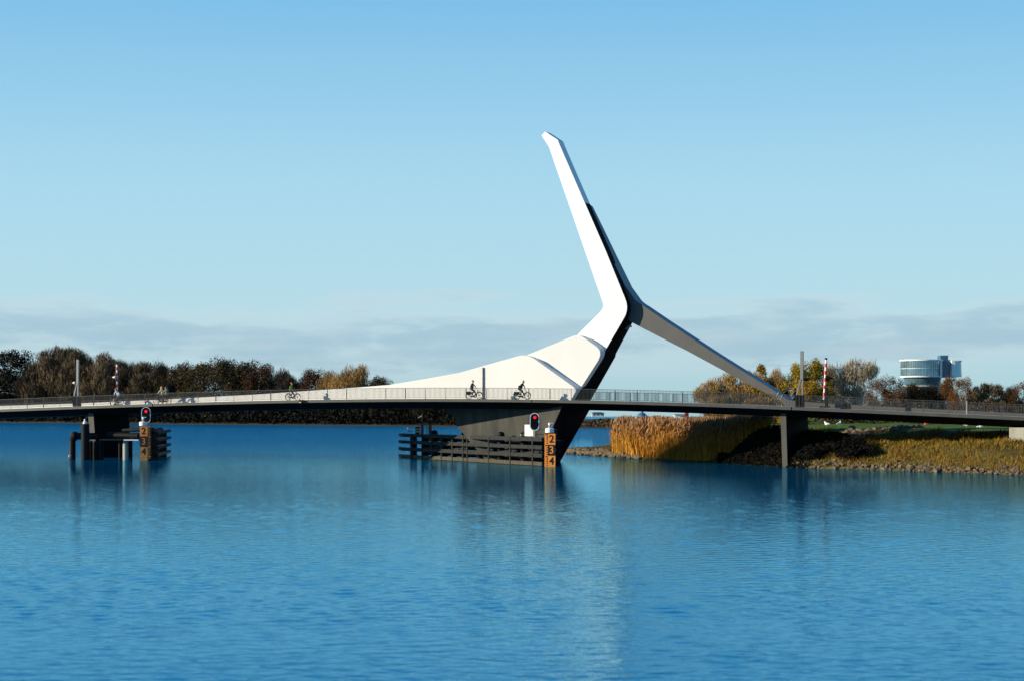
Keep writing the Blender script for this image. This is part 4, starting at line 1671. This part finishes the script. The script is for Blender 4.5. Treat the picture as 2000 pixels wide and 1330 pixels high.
def trunk_mesh(seed, H, bark, limbs=7, spread=0.35, r0=None):
    rng_ = random.Random(seed)
    mb = MB()
    r0 = r0 or H * 0.016
    pts = [Vector((0, 0, -.3))]
    for i in range(1, 6):
        pts.append(Vector((rng_.uniform(-.02, .02) * H, rng_.uniform(-.02, .02) * H, H * .16 * i)))
    tips = []
    for i in range(5):
        mb.tube(pts[i], pts[i + 1], r0 * (1 - .17 * i), r0 * (1 - .17 * (i + 1)), 7)
    for i in range(limbs):
        k = rng_.uniform(1.2, 4.2)
        a = pts[int(k)].lerp(pts[int(k) + 1], k - int(k))
        ph = 2 * math.pi * (i + rng_.uniform(-.3, .3)) / limbs
        rr = spread * H * rng_.uniform(.5, 1)
        b = a + Vector((math.cos(ph) * rr * .6, math.sin(ph) * rr * .6, H * rng_.uniform(.07, .13)))
        c = b + Vector((math.cos(ph) * rr * .4, math.sin(ph) * rr * .4, H * rng_.uniform(.06, .12)))
        mb.tube(a, b, r0 * .42, r0 * .26, 5)
        mb.tube(b, c, r0 * .26, r0 * .08, 5)
        for q_ in range(3):
            e = b.lerp(c, rng_.uniform(0, .9))
            f = e + Vector((rng_.uniform(-.08, .08) * H, rng_.uniform(-.08, .08) * H, H * rng_.uniform(.03, .09)))
            mb.tube(e, f, r0 * .14, r0 * .04, 4)
    me = bpy.data.meshes.new('trunk')
    me.from_pydata(mb.v, [], mb.f)
    me.materials.append(bark)
    me.update()
    return me


def crown_mesh(seed, kind, H, wid, n, style, base=0.16):
    """wid = crown width; clumps scattered in an uneven envelope"""
    g = np.random.default_rng(seed)
    ncl = 30 if style != 'spire' else 20
    cl = []
    for i in range(ncl):
        z = g.uniform(base + .08, .90)
        env = math.sin(math.pi * min(1, max(0.05, (z - base + .10) / (1.12 - base)))) ** .7
        if style == 'spire':
            env = max(.12, (1.0 - z) ** .7)
        if style == 'fan':
            env = max(.2, min(1, (z - .05) * 1.5)) * (1.0 if z < .75 else (1.05 - z) * 3.2)
        ph = g.uniform(0, 2 * math.pi)
        rr = math.sqrt(g.uniform(0, 1)) * env * wid * .40
        cl.append((np.array([math.cos(ph) * rr, math.sin(ph) * rr, z * H]), wid * g.uniform(.11, .19) * (.7 + .5 * env)))
    cl.append((np.array([0, 0, .88 * H]), wid * .12))
    wts = np.array([c[1] ** 2 for c in cl])
    wts /= wts.sum()
    idx = g.choice(len(cl), n, p=wts)
    cc = np.array([c[0] for c in cl])[idx]
    rr = np.array([c[1] for c in cl])[idx]
    d = g.normal(size=(n, 3))
    d /= np.linalg.norm(d, axis=1)[:, None]
    rad = rr * (g.uniform(0, 1, n) ** .45) * g.uniform(.8, 1.15, n)
    P = cc + d * rad[:, None] * np.array([1, 1, 1.05])
    P[:, 2] = np.clip(P[:, 2], .3, None)
    if style in ('twig', 'fan'):
        out = P - np.array([0, 0, H * .25])
        out /= np.linalg.norm(out, axis=1)[:, None]
        D = out * .55 + np.array([0, 0, .75]) + g.normal(size=(n, 3)) * .28
        D /= np.linalg.norm(D, axis=1)[:, None]
        L = H * g.uniform(.035, .10, n)
        V_, F_ = tri_cloud(P - D * L[:, None] * .5, D, L, H * g.uniform(.005, .011, n), g)
    else:
        V_, F_ = leaf_cloud(P, H * g.uniform(.015, .032, n), g)
    return np_mesh('crown', V_, F_, FOL[kind])


TREES = {}


def tree_proto(key, kind, style, n, wid=0.8, bark='darkbark', base=.12, variants=3, limbs=8):
    TREES[key] = [(trunk_mesh(sum(map(ord, key)) % 97 + i, 10, M[bark], limbs, wid * .38), crown_mesh(31 * i + len(key) * 7 + ord(key[0]), kind, 10, 10 * wid, n, style, base)) for i in range(variants)]


tree_proto('dense', 'dense', 'leaf', 16000, .75, base=.02)
tree_proto('bare', 'bare', 'twig', 15000, .70, base=.10)
tree_proto('olive', 'olive', 'leaf', 17000, .95, base=.02)
tree_proto('rust', 'rust', 'leaf', 17000, .95, base=.02)
tree_proto('dark', 'dark', 'twig', 14000, .95, base=.02)
tree_proto('tan', 'tan', 'twig', 15000, .95, base=.06)
tree_proto('gold', 'gold', 'leaf', 13000, .85, 'bark', base=.05)
tree_proto('goldspire', 'gold', 'spire', 10000, .55, 'bark', base=.05)
tree_proto('yellow', 'yellow', 'leaf', 13000, .75, 'bark', base=.05)
tree_proto('grey', 'grey', 'fan', 7000, .80, 'palebark', base=.12, limbs=12)
tree_proto('brown', 'brown', 'leaf', 14000, .95, base=.05)
tree_proto('slim', 'bare', 'twig', 5000, .50, 'bark', base=.18)
CNT = {}


def tree(name, key, px, top_py, Y, zbase, wpx, label, group):
    k = CNT.get(key, 0)
    CNT[key] = k + 1
    tm, cm = TREES[key][k % len(TREES[key])]
    p = at(px, Y)
    H = CAM_H + (HZ - top_py) * Y / F - zbase
    t = thing(name, Vector((p.x, Y, zbase)), label, 'tree', group, random.Random(px).uniform(0, 6.28))
    base_w = {'dense': .75, 'bare': .7, 'olive': .95, 'rust': .95, 'dark': .95, 'tan': .95, 'gold': .85, 'goldspire': .55, 'yellow': .75, 'grey': .8, 'brown': .95, 'slim': .5}[key] * 10
    sxy = (wpx * Y / F) / base_w
    t.scale = (sxy, sxy, H / 9.6)
    for nm, me in (('trunk', tm), ('crown', cm)):
        o = bpy.data.objects.new(nm, me)
        COL.objects.link(o)
        o.parent = t
    return t


GL = 'trees on the far bank behind the left half of the bridge'
KL = {'dense': 'dark evergreen tree', 'bare': 'bare brown tree', 'olive': 'olive brown tree', 'rust': 'rust red tree', 'dark': 'dark leafless tree', 'tan': 'tan leafless tree', 'gold': 'golden tree'}
LEFT = [
    ('dense', -28, 686, 90, 'dark evergreen tree cut by the left edge of the photo'),
    ('dense', 22, 682, 84, 'tallest dark evergreen tree, second from the left edge'),
    ('dark', 62, 722, 60, 'low dark leafless tree filling the gap right of the evergreens'),
    ('bare', 84, 683, 74, 'tall bare brown tree, first right of the dark evergreens'),
    ('bare', 122, 679, 76, 'tallest bare brown tree, left of the signal post'),
    ('bare', 160, 684, 70, 'bare brown tree right behind the left signal post'),
    ('bare', 196, 690, 70, 'bare brown tree between the signal post and the left barrier'),
    ('dark', 172, 752, 110, 'low dark leafless tree at the foot of the bare trees by the signal post'),
    ('bare', 226, 704, 60, 'bare brown tree directly behind the left barrier boom'),
    ('dark', 256, 714, 66, 'dark leafless tree, first right of the left barrier boom'),
    ('bare', 288, 708, 66, 'bare brown tree above the left ship signal'),
    ('dark', 318, 716, 72, 'dark leafless tree behind the rider in amber'),
    ('olive', 352, 715, 74, 'olive brown tree, leftmost of the olive ones'),
    ('olive', 392, 712, 80, 'olive brown tree, second of the olive ones from the left'),
    ('olive', 436, 707, 84, 'olive brown tree with the highest top of the olive ones'),
    ('olive', 478, 711, 78, 'olive brown tree, last of the olive ones before the rust tinted crown'),
    ('rust', 512, 718, 66, 'dull rust tinted tree right of the olive brown trees'),
    ('dark', 542, 728, 62, 'dark leafless tree sloping down right of the rust tinted crown'),
    ('dark', 570, 738, 56, 'low dark leafless tree behind the rider in the green jacket'),
    ('rust', 604, 723, 66, 'dark red crowned tree above the dark red bouquet'),
    ('tan', 640, 729, 58, 'tan leafless tree, first right of the dark red crown'),
    ('tan', 668, 734, 50, 'tan leafless tree, low one in the middle of three'),
    ('tan', 704, 716, 66, 'tan leafless tree, tallest, last before the white wing'),
    ('olive', 738, 738, 50, 'small olive tree where the white wing meets the skyline'),
    ('dark', 782, 766, 70, 'dark tree behind the lower white wing, seen under the deck left of the gull'),
    ('dark', 850, 772, 70, 'dark tree seen under the deck between gull and concrete pier'),
]
for key, px, top, wpx, lb in LEFT:
    x = at(px, 1).x
    Y = 640.0
    for _ in range(8):
        Y = shore(x * Y) + 9 + (px * 7 % 9)
    tree('tree', key, px, top - 1, Y, 1.0, wpx * 1.4, lb, GL)

GR = 'trees behind the right half of the bridge'
RIGHT = [
    ('tan', 1392, 744, 300, 64, 'tan leafless tree, leftmost behind the reed bed'),
    ('tan', 1428, 732, 306, 78, 'tan leafless tree behind the middle of the reed bed'),
    ('tan', 1462, 726, 300, 70, 'tan leafless tree just left of the golden spire'),
    ('goldspire', 1486, 709, 296, 44, 'narrow golden tree with a pointed top above the grey arm'),
    ('tan', 1514, 724, 300, 52, 'tan leafless tree between the golden spire and the signal post'),
    ('yellow', 1552, 713, 296, 54, 'yellow green tree left of the right signal post'),
    ('yellow', 1592, 703, 300, 62, 'tallest yellow green tree, between signal post and barrier boom'),
    ('gold', 1574, 740, 280, 50, 'low golden tree at the foot of the right signal post'),
    ('tan', 1626, 716, 310, 46, 'tan leafless tree directly behind the right barrier boom'),
    ('grey', 1672, 700, 300, 74, 'pale grey bare tree with fanned branches right of the barrier boom'),
    ('grey', 1640, 742, 300, 40, 'small pale bare tree between the barrier boom and the fanned pale tree'),
    ('brown', 1712, 745, 330, 50, 'reddish brown tree, first right of the pale fanned tree'),
    ('brown', 1744, 738, 330, 56, 'reddish brown tree left of the round glass building'),
    ('dark', 1784, 752, 330, 60, 'dark tree in front of the left columns of the glass building'),
    ('dark', 1818, 758, 330, 50, 'dark tree in front of the middle of the glass building'),
    ('brown', 1852, 738, 330, 52, 'reddish brown tree in front of the glass stair tower'),
    ('brown', 1880, 742, 320, 46, 'round reddish brown tree at the right end of the glass building'),
    ('slim', 1908, 752, 320, 40, 'slim bare tree, first right of the glass building'),
    ('slim', 1930, 748, 320, 38, 'slim bare tree, second right of the glass building'),
    ('slim', 1950, 750, 320, 36, 'slim bare tree, third right of the glass building'),
    ('dark', 1972, 758, 330, 34, 'dark pointed tree left of the brown tree at the right edge'),
    ('brown', 1996, 748, 320, 50, 'reddish brown tree cut by the right edge of the photo'),
    ('tan', 1490, 776, 250, 74, 'low tan bush like tree behind the right end of the reed bed'),
    ('yellow', 1545, 786, 236, 60, 'low yellow green tree directly behind the right pier'),
]
for key, px, top, Y, wpx, lb in RIGHT:
    x = at(px, Y).x
    tree('tree', key, px, top - 1, Y, max(1.0, ground(x, Y) - .1), wpx * 1.25, lb, GR)


def stuff(name, V_, F_, mats, label=None, mi=None):
    me = np_mesh(name, V_, F_, mats[0])
    for m_ in mats[1:]:
        me.materials.append(m_)
    if mi is not None:
        me.polygons.foreach_set('material_index', mi.astype(np.int32))
    o = bpy.data.objects.new(name, me)
    COL.objects.link(o)
    o['kind'] = 'stuff'
    if label:
        o['label'] = label
        o['category'] = name.replace('_', ' ')
    return o


G = np.random.default_rng(11)
# undergrowth along the far shore, near-black to carry the shade under the trees
n = 52000
X = G.uniform(-235, 4, n)
hmx = np.interp(X, [-235, -150, -60, -20, 4], [13, 11.5, 9, 7, 6])
dd = G.uniform(0, 14, n)
Yv = np.interp(X, SHX, SHY) + 1 + dd
bump_ = .84 + .16 * np.sin(X * .41) * np.sin(X * .173 + 1)
Z = .2 + hmx * bump_ * (G.uniform(0, 1, n) ** .7) * np.clip(.45 + dd / 8, 0, 1)
V_, F_ = leaf_cloud(np.stack([X, Yv, Z], 1), G.uniform(.6, 1.3, n), G)
stuff('undergrowth', V_, F_, [foliage('shade_dark_undergrowth', [(0.002, 0.0025, 0.002), (0.004, 0.004, 0.0025), (0.009, 0.008, 0.004)])], 'undergrowth along the far shore, coloured near-black for the shade under the left trees')
# brown shrubs on the far shore in the middle distance
n = 9000
X = G.uniform(6, 110, n)
dd = G.uniform(0, 16, n)
Yv = np.interp(X, SHX, SHY) + 1 + dd
bump_ = .70 + .30 * np.sin(X * .33 + 1) * np.sin(X * .15 + 2)
Z = .2 + np.interp(X, [6, 20, 28, 40, 110], [4.2, 4.2, 3.4, 3.2, 3.2]) * bump_ * (G.uniform(0, 1, n) ** .6) * np.clip(.5 + dd / 10, 0, 1)
V_, F_ = leaf_cloud(np.stack([X, Yv, Z], 1), G.uniform(.4, .9, n), G)
stuff('scrub', V_, F_, [foliage('brown_scrub_leaves', [(0.035, 0.025, 0.012), (0.085, 0.050, 0.022), (0.10, 0.085, 0.02)])], 'brown scrub along the far shore between pier and reeds')
# hedge of brown brush behind the green field
n = 16000
X = G.uniform(30, 120, n)
Yv = 262 + G.uniform(0, 10, n) - (X - 30) * .1
Z = 3.0 + (2.6 + .9 * np.sin(X * .5)) * (G.uniform(0, 1, n) ** .8)
V_, F_ = leaf_cloud(np.stack([X, Yv, Z], 1), G.uniform(.25, .5, n), G)
stuff('brushwood', V_, F_, [foliage('brown_brush_leaves', [(0.03, 0.016, 0.006), (0.075, 0.04, 0.012), (0.12, 0.07, 0.02)])], 'brown brushwood along the back of the green field')

# reed bed
n = 17000
pxs = G.uniform(1196, 1500, n)
dep = G.uniform(0.3, 11, n) + np.clip((pxs - 1385) / 105, 0, 1) * 9
bx = np.zeros(n)
by = np.zeros(n)
for i in range(n):
    y = 200.0
    k = (pxs[i] - 1000) / F
    for _ in range(5):
        y = yw(k * y) + dep[i]
    bx[i], by[i] = k * y, y
edge = np.clip((pxs - 1194) / 26, .35, 1)
ht = (2.95 + .35 * np.sin(bx * 1.7) + .25 * np.sin(bx * 4.1 + by) + G.normal(0, .42, n)) * (.75 + .25 * edge) * np.where(G.uniform(0, 1, n) < .3, G.uniform(.4, .9, n), 1)
bz = np.array([max(.02, ground(a, b)) for a, b in zip(bx, by)])
ht = np.minimum(ht, 3.6 - np.clip(bz - .5, 0, 3) * .9)
P = np.stack([bx, by, bz], 1)
D = np.stack([G.normal(.05, .13, n) + .10 * np.sin(bx * 2.3), G.normal(0, .12, n), np.ones(n)], 1)
D /= np.linalg.norm(D, axis=1)[:, None]
V1, F1 = tri_cloud(P, D, ht, G.uniform(.035, .085, n), G)
# leaves leaning off the stalks
kk = G.integers(0, n, n * 2)
u = G.uniform(.25, .95, n * 2)
P2 = P[kk] + D[kk] * (ht[kk] * u)[:, None]
D2 = np.stack([G.normal(.25, .5, n * 2), G.normal(0, .5, n * 2), G.uniform(.3, 1.0, n * 2)], 1)
D2 /= np.linalg.norm(D2, axis=1)[:, None]
V2, F2 = tri_cloud(P2, D2, G.uniform(.25, .6, n * 2), G.uniform(.03, .06, n * 2), G)
P3 = P + D * (ht * .97)[:, None]
D3 = D + np.stack([G.normal(.25, .15, n), G.normal(0, .15, n), np.zeros(n)], 1)
D3 /= np.linalg.norm(D3, axis=1)[:, None]
V3, F3_ = tri_cloud(P3, D3, G.uniform(.3, .75, n), G.uniform(.08, .17, n), G)
V_ = np.concatenate([V1, V2, V3])
F_ = np.concatenate([F1, F2 + len(V1), F3_ + len(V1) + len(V2)])
mi = np.concatenate([np.zeros(len(F1) + len(F2)), np.ones(len(F3_))])
stuff('reeds', V_, F_, [foliage('dry_reed_stalks', [(0.30, 0.14, 0.018), (0.60, 0.30, 0.038), (0.78, 0.47, 0.08)]), foliage('reed_plumes', [(0.22, 0.11, 0.05), (0.38, 0.20, 0.08), (0.52, 0.31, 0.12)])], 'tall golden reeds with brown plumes right of the white wing', mi)

# rough grass on the bank
n = 60000
X = 19.5 + 42 * G.uniform(0, 1, n)
Yv = np.array([yw(a) for a in X]) + G.uniform(.6, 26, n)
Z = np.array([ground(a, b) for a, b in zip(X, Yv)])
keep = Z > .25
X, Yv, Z = X[keep], Yv[keep], Z[keep]
n = len(X)
tuft = np.array([mnoise.noise(Vector((a * .55, b * .55, 3.1))) for a, b in zip(X, Yv)])
D = np.stack([G.normal(.15, .35, n), G.normal(0, .35, n), G.uniform(.5, 1.1, n)], 1)
D /= np.linalg.norm(D, axis=1)[:, None]
L = np.clip(.32 + .45 * tuft + G.normal(0, .1, n), .10, .95)
V_, F_ = tri_cloud(np.stack([X, Yv, Z - .03], 1), D, L, G.uniform(.03, .08, n), G)
mi = (tuft + G.normal(0, .22, n) > .10).astype(float)
stuff('rough_grass', V_, F_, [foliage('green_gold_grass', [(0.06, 0.06, 0.006), (0.17, 0.125, 0.013), (0.34, 0.22, 0.028)]), foliage('rusty_gold_grass', [(0.10, 0.05, 0.010), (0.22, 0.115, 0.018), (0.36, 0.21, 0.03)])], 'rough golden green grass on the bank at the right', mi)


# near-black thicket added in place of the shade around the right pier
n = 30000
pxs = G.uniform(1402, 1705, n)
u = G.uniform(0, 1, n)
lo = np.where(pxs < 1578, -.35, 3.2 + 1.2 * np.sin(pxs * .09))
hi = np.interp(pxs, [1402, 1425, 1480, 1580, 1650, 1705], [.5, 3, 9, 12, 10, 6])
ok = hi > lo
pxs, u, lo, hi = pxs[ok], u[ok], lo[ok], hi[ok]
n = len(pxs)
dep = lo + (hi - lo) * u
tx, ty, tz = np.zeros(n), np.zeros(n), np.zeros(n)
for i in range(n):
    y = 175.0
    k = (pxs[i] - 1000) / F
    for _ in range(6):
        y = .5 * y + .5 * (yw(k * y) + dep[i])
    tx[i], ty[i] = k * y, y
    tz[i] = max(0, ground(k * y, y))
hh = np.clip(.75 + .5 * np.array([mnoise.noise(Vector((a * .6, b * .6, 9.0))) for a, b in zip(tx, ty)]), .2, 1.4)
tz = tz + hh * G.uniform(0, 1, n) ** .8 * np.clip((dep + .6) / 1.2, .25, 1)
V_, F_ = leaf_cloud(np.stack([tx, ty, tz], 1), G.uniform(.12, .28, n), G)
stuff('shade_thicket', V_, F_, [foliage('shade_thicket_leaves', [(0.001, 0.001, 0.001), (0.003, 0.0025, 0.0015), (0.012, 0.008, 0.003)])], 'near-black thicket added for the shade under the deck around the right pier')


def stones(name, pts, label, seed):
    r_ = random.Random(seed)
    mb = MB()
    for x, y, rr in pts:
        z = max(-.05, ground(x, y))
        mb.ball((x, y, z + rr * .25), rr, 7, 5, (r_.uniform(.8, 1.5), r_.uniform(.8, 1.3), r_.uniform(.5, .9)), jit=.22, rng=r_)
    o = obj(name, mb, M['rock'])
    tag(o, label, 'stones', kind='stuff')


r_ = random.Random(8)
pts = []
for i in range(760):
    x = r_.uniform(25.3, 46)
    pts.append((x, yw(x) + abs(r_.gauss(0, 1.3)) + .05, r_.uniform(.05, .13) + .16 * r_.random() ** 4))
stones('shore_stones', pts, 'pale stones along the waterline of the right bank', 1)
pts = []
for i in range(420):
    x = r_.uniform(6.2, 13.5)
    pts.append((x, yw(x) + r_.uniform(.1, 4.5), r_.uniform(.14, .36)))
stones('spit_stones', pts, 'grey stones of the low spit left of the reeds', 2)
pts = []
for i in range(170):
    px = r_.uniform(1640, 1800)
    Y = r_.gauss(183.5, 1.5)
    x = at(px, Y).x
    pts.append((x, Y, r_.uniform(.16, .40)))
stones('rubble', pts, 'tan rubble stones on the upper bank right of the right pier', 3)
# rough vegetation on the spit
n = 3000
X = G.uniform(6.3, 13.5, n)
Yv = np.array([yw(a) for a in X]) + G.uniform(3.5, 16, n)
Z = np.array([ground(a, b) for a, b in zip(X, Yv)])
D = np.stack([G.normal(0, .4, n), G.normal(0, .4, n), np.ones(n)], 1)
D /= np.linalg.norm(D, axis=1)[:, None]
V_, F_ = tri_cloud(np.stack([X, Yv, Z], 1), D, G.uniform(.15, .45, n), G.uniform(.05, .1, n), G)
stuff('spit_weeds', V_, F_, [foliage('brown_weeds', [(0.06, 0.045, 0.015), (0.12, 0.085, 0.03), (0.16, 0.13, 0.05)])], 'brown weeds on the low stone spit')

# ------------------------------------------------------------------ far buildings
def glass(name, col):
    m = mat(name, col, 0.12, 0.55, 0.25, 0.12, spec=0.8)
    return m


M['glass'] = glass('teal_glass', (0.18, 0.34, 0.42))
M['bglass'] = mat('dark_blue_glass', (0.025, 0.10, 0.17), 0.2, 0, 0.2, 0.2, spec=0.5)
YB = 700.0
kb = YB / F
def bx_(px):
    return (px - 1000) * kb
def bz_(py):
    return CAM_H + (HZ - py) * kb
bld = thing('glass_building', Vector((bx_(1805), YB, 2.5)), 'round glass building with white bands standing on columns behind the trees at right', 'building')
cx, cr = bx_(1800), 40 * kb
mb = MB()
mb.lathe((cx, YB, 0), [(cr, bz_(734)), (cr, bz_(705))], 48)
drum = obj('drum', mb, M['glass'], bld)
mb = MB()
for i in range(48):
    a = 2 * math.pi * i / 48
    mb.box((cx + math.cos(a) * (cr + .05), YB + math.sin(a) * (cr + .05), (bz_(734) + bz_(705)) / 2), (.07, .07, bz_(705) - bz_(734)), Matrix.Rotation(a, 3, 'Z'))
obj('mullions', mb, M['steel'], drum)
for y0, y1, ex in ((736.5, 734.2, .25), (720, 719.2, .06), (705, 702.6, .45)):
    mb = MB()
    mb.lathe((cx, YB, 0), [(cr + ex, bz_(y0)), (cr + ex, bz_(y1))], 48)
    obj('white_band', mb, M['bwhite'], bld)
mb = MB()
mb.lathe((cx + .3, YB, 0), [(cr * .84, bz_(752)), (cr * .92, bz_(737))], 40)
obj('lower_drum', mb, M['glass'], bld)
mb = MB()
mb.lathe((cx + .3, YB, 0), [(cr * .95, bz_(755)), (cr * .95, bz_(752))], 40)
obj('floor_band', mb, M['concrete'], bld)
mb = MB()
mb.box(((bx_(1834) + bx_(1852)) / 2, YB + .5, (bz_(737) + bz_(703)) / 2), (18 * kb, 8, bz_(703) - bz_(737)))
obj('stair_tower', mb, M['bglass'], bld)
mb = MB()
mb.box(((bx_(1834) + bx_(1850)) / 2, YB + .5, (bz_(703) + bz_(694)) / 2), (15 * kb, 5, bz_(694) - bz_(703)))
obj('roof_plant', mb, mat('blue_grey_cladding', (0.05, 0.14, 0.22), .5, .2, .1, .5), bld)
for xa, xb in ((1830, 1834), (1853, 1859)):
    mb = MB()
    mb.box(((bx_(xa) + bx_(xb)) / 2, YB - 4.4, (bz_(738) + bz_(704)) / 2), ((xb - xa) * kb, 1.5, bz_(704) - bz_(738)))
    obj('white_fin', mb, M['bwhite'], bld)
mb = MB()
mb.lathe((bx_(1861), YB - 1, 0), [(16 * kb, bz_(736)), (14.5 * kb, bz_(705))], 28)
obj('side_drum', mb, M['glass'], bld)
mb = MB()
mb.lathe((bx_(1861), YB - 1, 0), [(16.8 * kb, bz_(706)), (15.2 * kb, bz_(704))], 28)
obj('side_roof', mb, M['bwhite'], bld)
for px in (1772, 1790, 1827, 1853):
    mb = MB()
    mb.tube((bx_(px), YB - 5, 2.0), (bx_(px), YB - 5, bz_(754)), .45, .45, 10)
    obj('column', mb, M['concrete'], bld)
mb = MB()
mb.box((bx_(1806), YB + 1, (bz_(754) + 2) / 2 + 1), (14, 8, bz_(754) - 3))
obj('core', mb, M['bglass'], bld)


def house(px0, px1, py_top, py_bot, Y, wall_m, roof_m, label, cat, roof_h=.25, name='building', windows=3):
    a, b = at(px0, Y).x, at(px1, Y).x
    z0, z1 = max(.6, at(0, Y, py_bot).z), at(0, Y, py_top).z
    t = thing(name, Vector(((a + b) / 2, Y, z0)), label, cat)
    mb = MB()
    dp = (b - a) * .6
    mb.box(((a + b) / 2, Y + dp / 2, (z0 + z1) / 2), (b - a, dp, z1 - z0))
    wl = obj('wall', mb, wall_m, t)
    mb = MB()
    h = (z1 - z0) * roof_h
    mb.prism([(a - .3, Y - .3, z1), (b + .3, Y - .3, z1), (b - .8, Y + dp * .4, z1 + h), (a + .8, Y + dp * .4, z1 + h)], [(a - .3, Y + dp + .3, z1), (b + .3, Y + dp + .3, z1), (b - .8, Y + dp * .6, z1 + h), (a + .8, Y + dp * .6, z1 + h)])
    obj('roof', mb, roof_m, t)
    for i in range(windows):
        x = a + (b - a) * (i + .5) / windows
        mb = MB()
        mb.box((x, Y - .02, z0 + (z1 - z0) * .55), ((b - a) / windows * .5, .08, (z1 - z0) * .35))
        obj('window', mb, M['bglass'], t)
    return t


M['cream'] = mat('cream_render', (0.55, 0.52, 0.40), .8, 0, .05, .5)
house(1156, 1180, 806, 813, 640, M['bwhite'], M['black'], 'low white building with dark roof on the far shore right of the wing pier', 'house')
t = house(1243, 1279, 813, 818, 600, M['cream'], M['steel'], 'low cream pavilion with a blue domed turret on the far shore', 'pavilion', .15)
mb = MB()
p = at(1254, 604)
mb.lathe((p.x, 604, at(0, 604, 812.5).z), [(1.7, 0), (1.6, .3), (1.1, .9), (.5, 1.2), (.45, 1.5), (.05, 1.6)], 16)
obj('dome', mb, mat('blue_slate', (0.03, 0.13, 0.22), .5, 0, .1, 1), t)
t = house(1317, 1338, 808, 822, 330, M['bwhite'], M['bwhite'], 'plain white block with a dark red end behind the reeds', 'building', .03, windows=0)
mb = MB()
a, b = at(1338.5, 330).x, at(1345, 330).x
mb.box(((a + b) / 2, 331, (at(0, 330, 822).z + at(0, 330, 804).z) / 2), (b - a, 2.4, at(0, 330, 804).z - at(0, 330, 822).z))
obj('red_end', mb, mat('dull_red_cladding', (0.25, 0.02, 0.03), .6, 0, .1, 1), t)
# orange-red shed at the back of the field
t = house(1808, 1835, 823, 829.5, 246, mat('orange_red_boards', (0.42, 0.06, 0.02), .7, 0, .15, 2), M['rust'], 'low orange red shed at the back of the green field under the deck', 'shed', .25, 'shed', 2)
# gulls on the field
g0 = [o for o in COL.objects if o.name == 'gull'][0]
for px, Y in ((1615, 214), (1639, 216), (1888, 205), (1916, 202), (1951, 202)):
    x = at(px, Y).x
    dup(g0, Vector((x, Y, ground(x, Y))), 'small white gull standing on the green field behind the bridge', 'gulls on the green field', rz=px * .7)
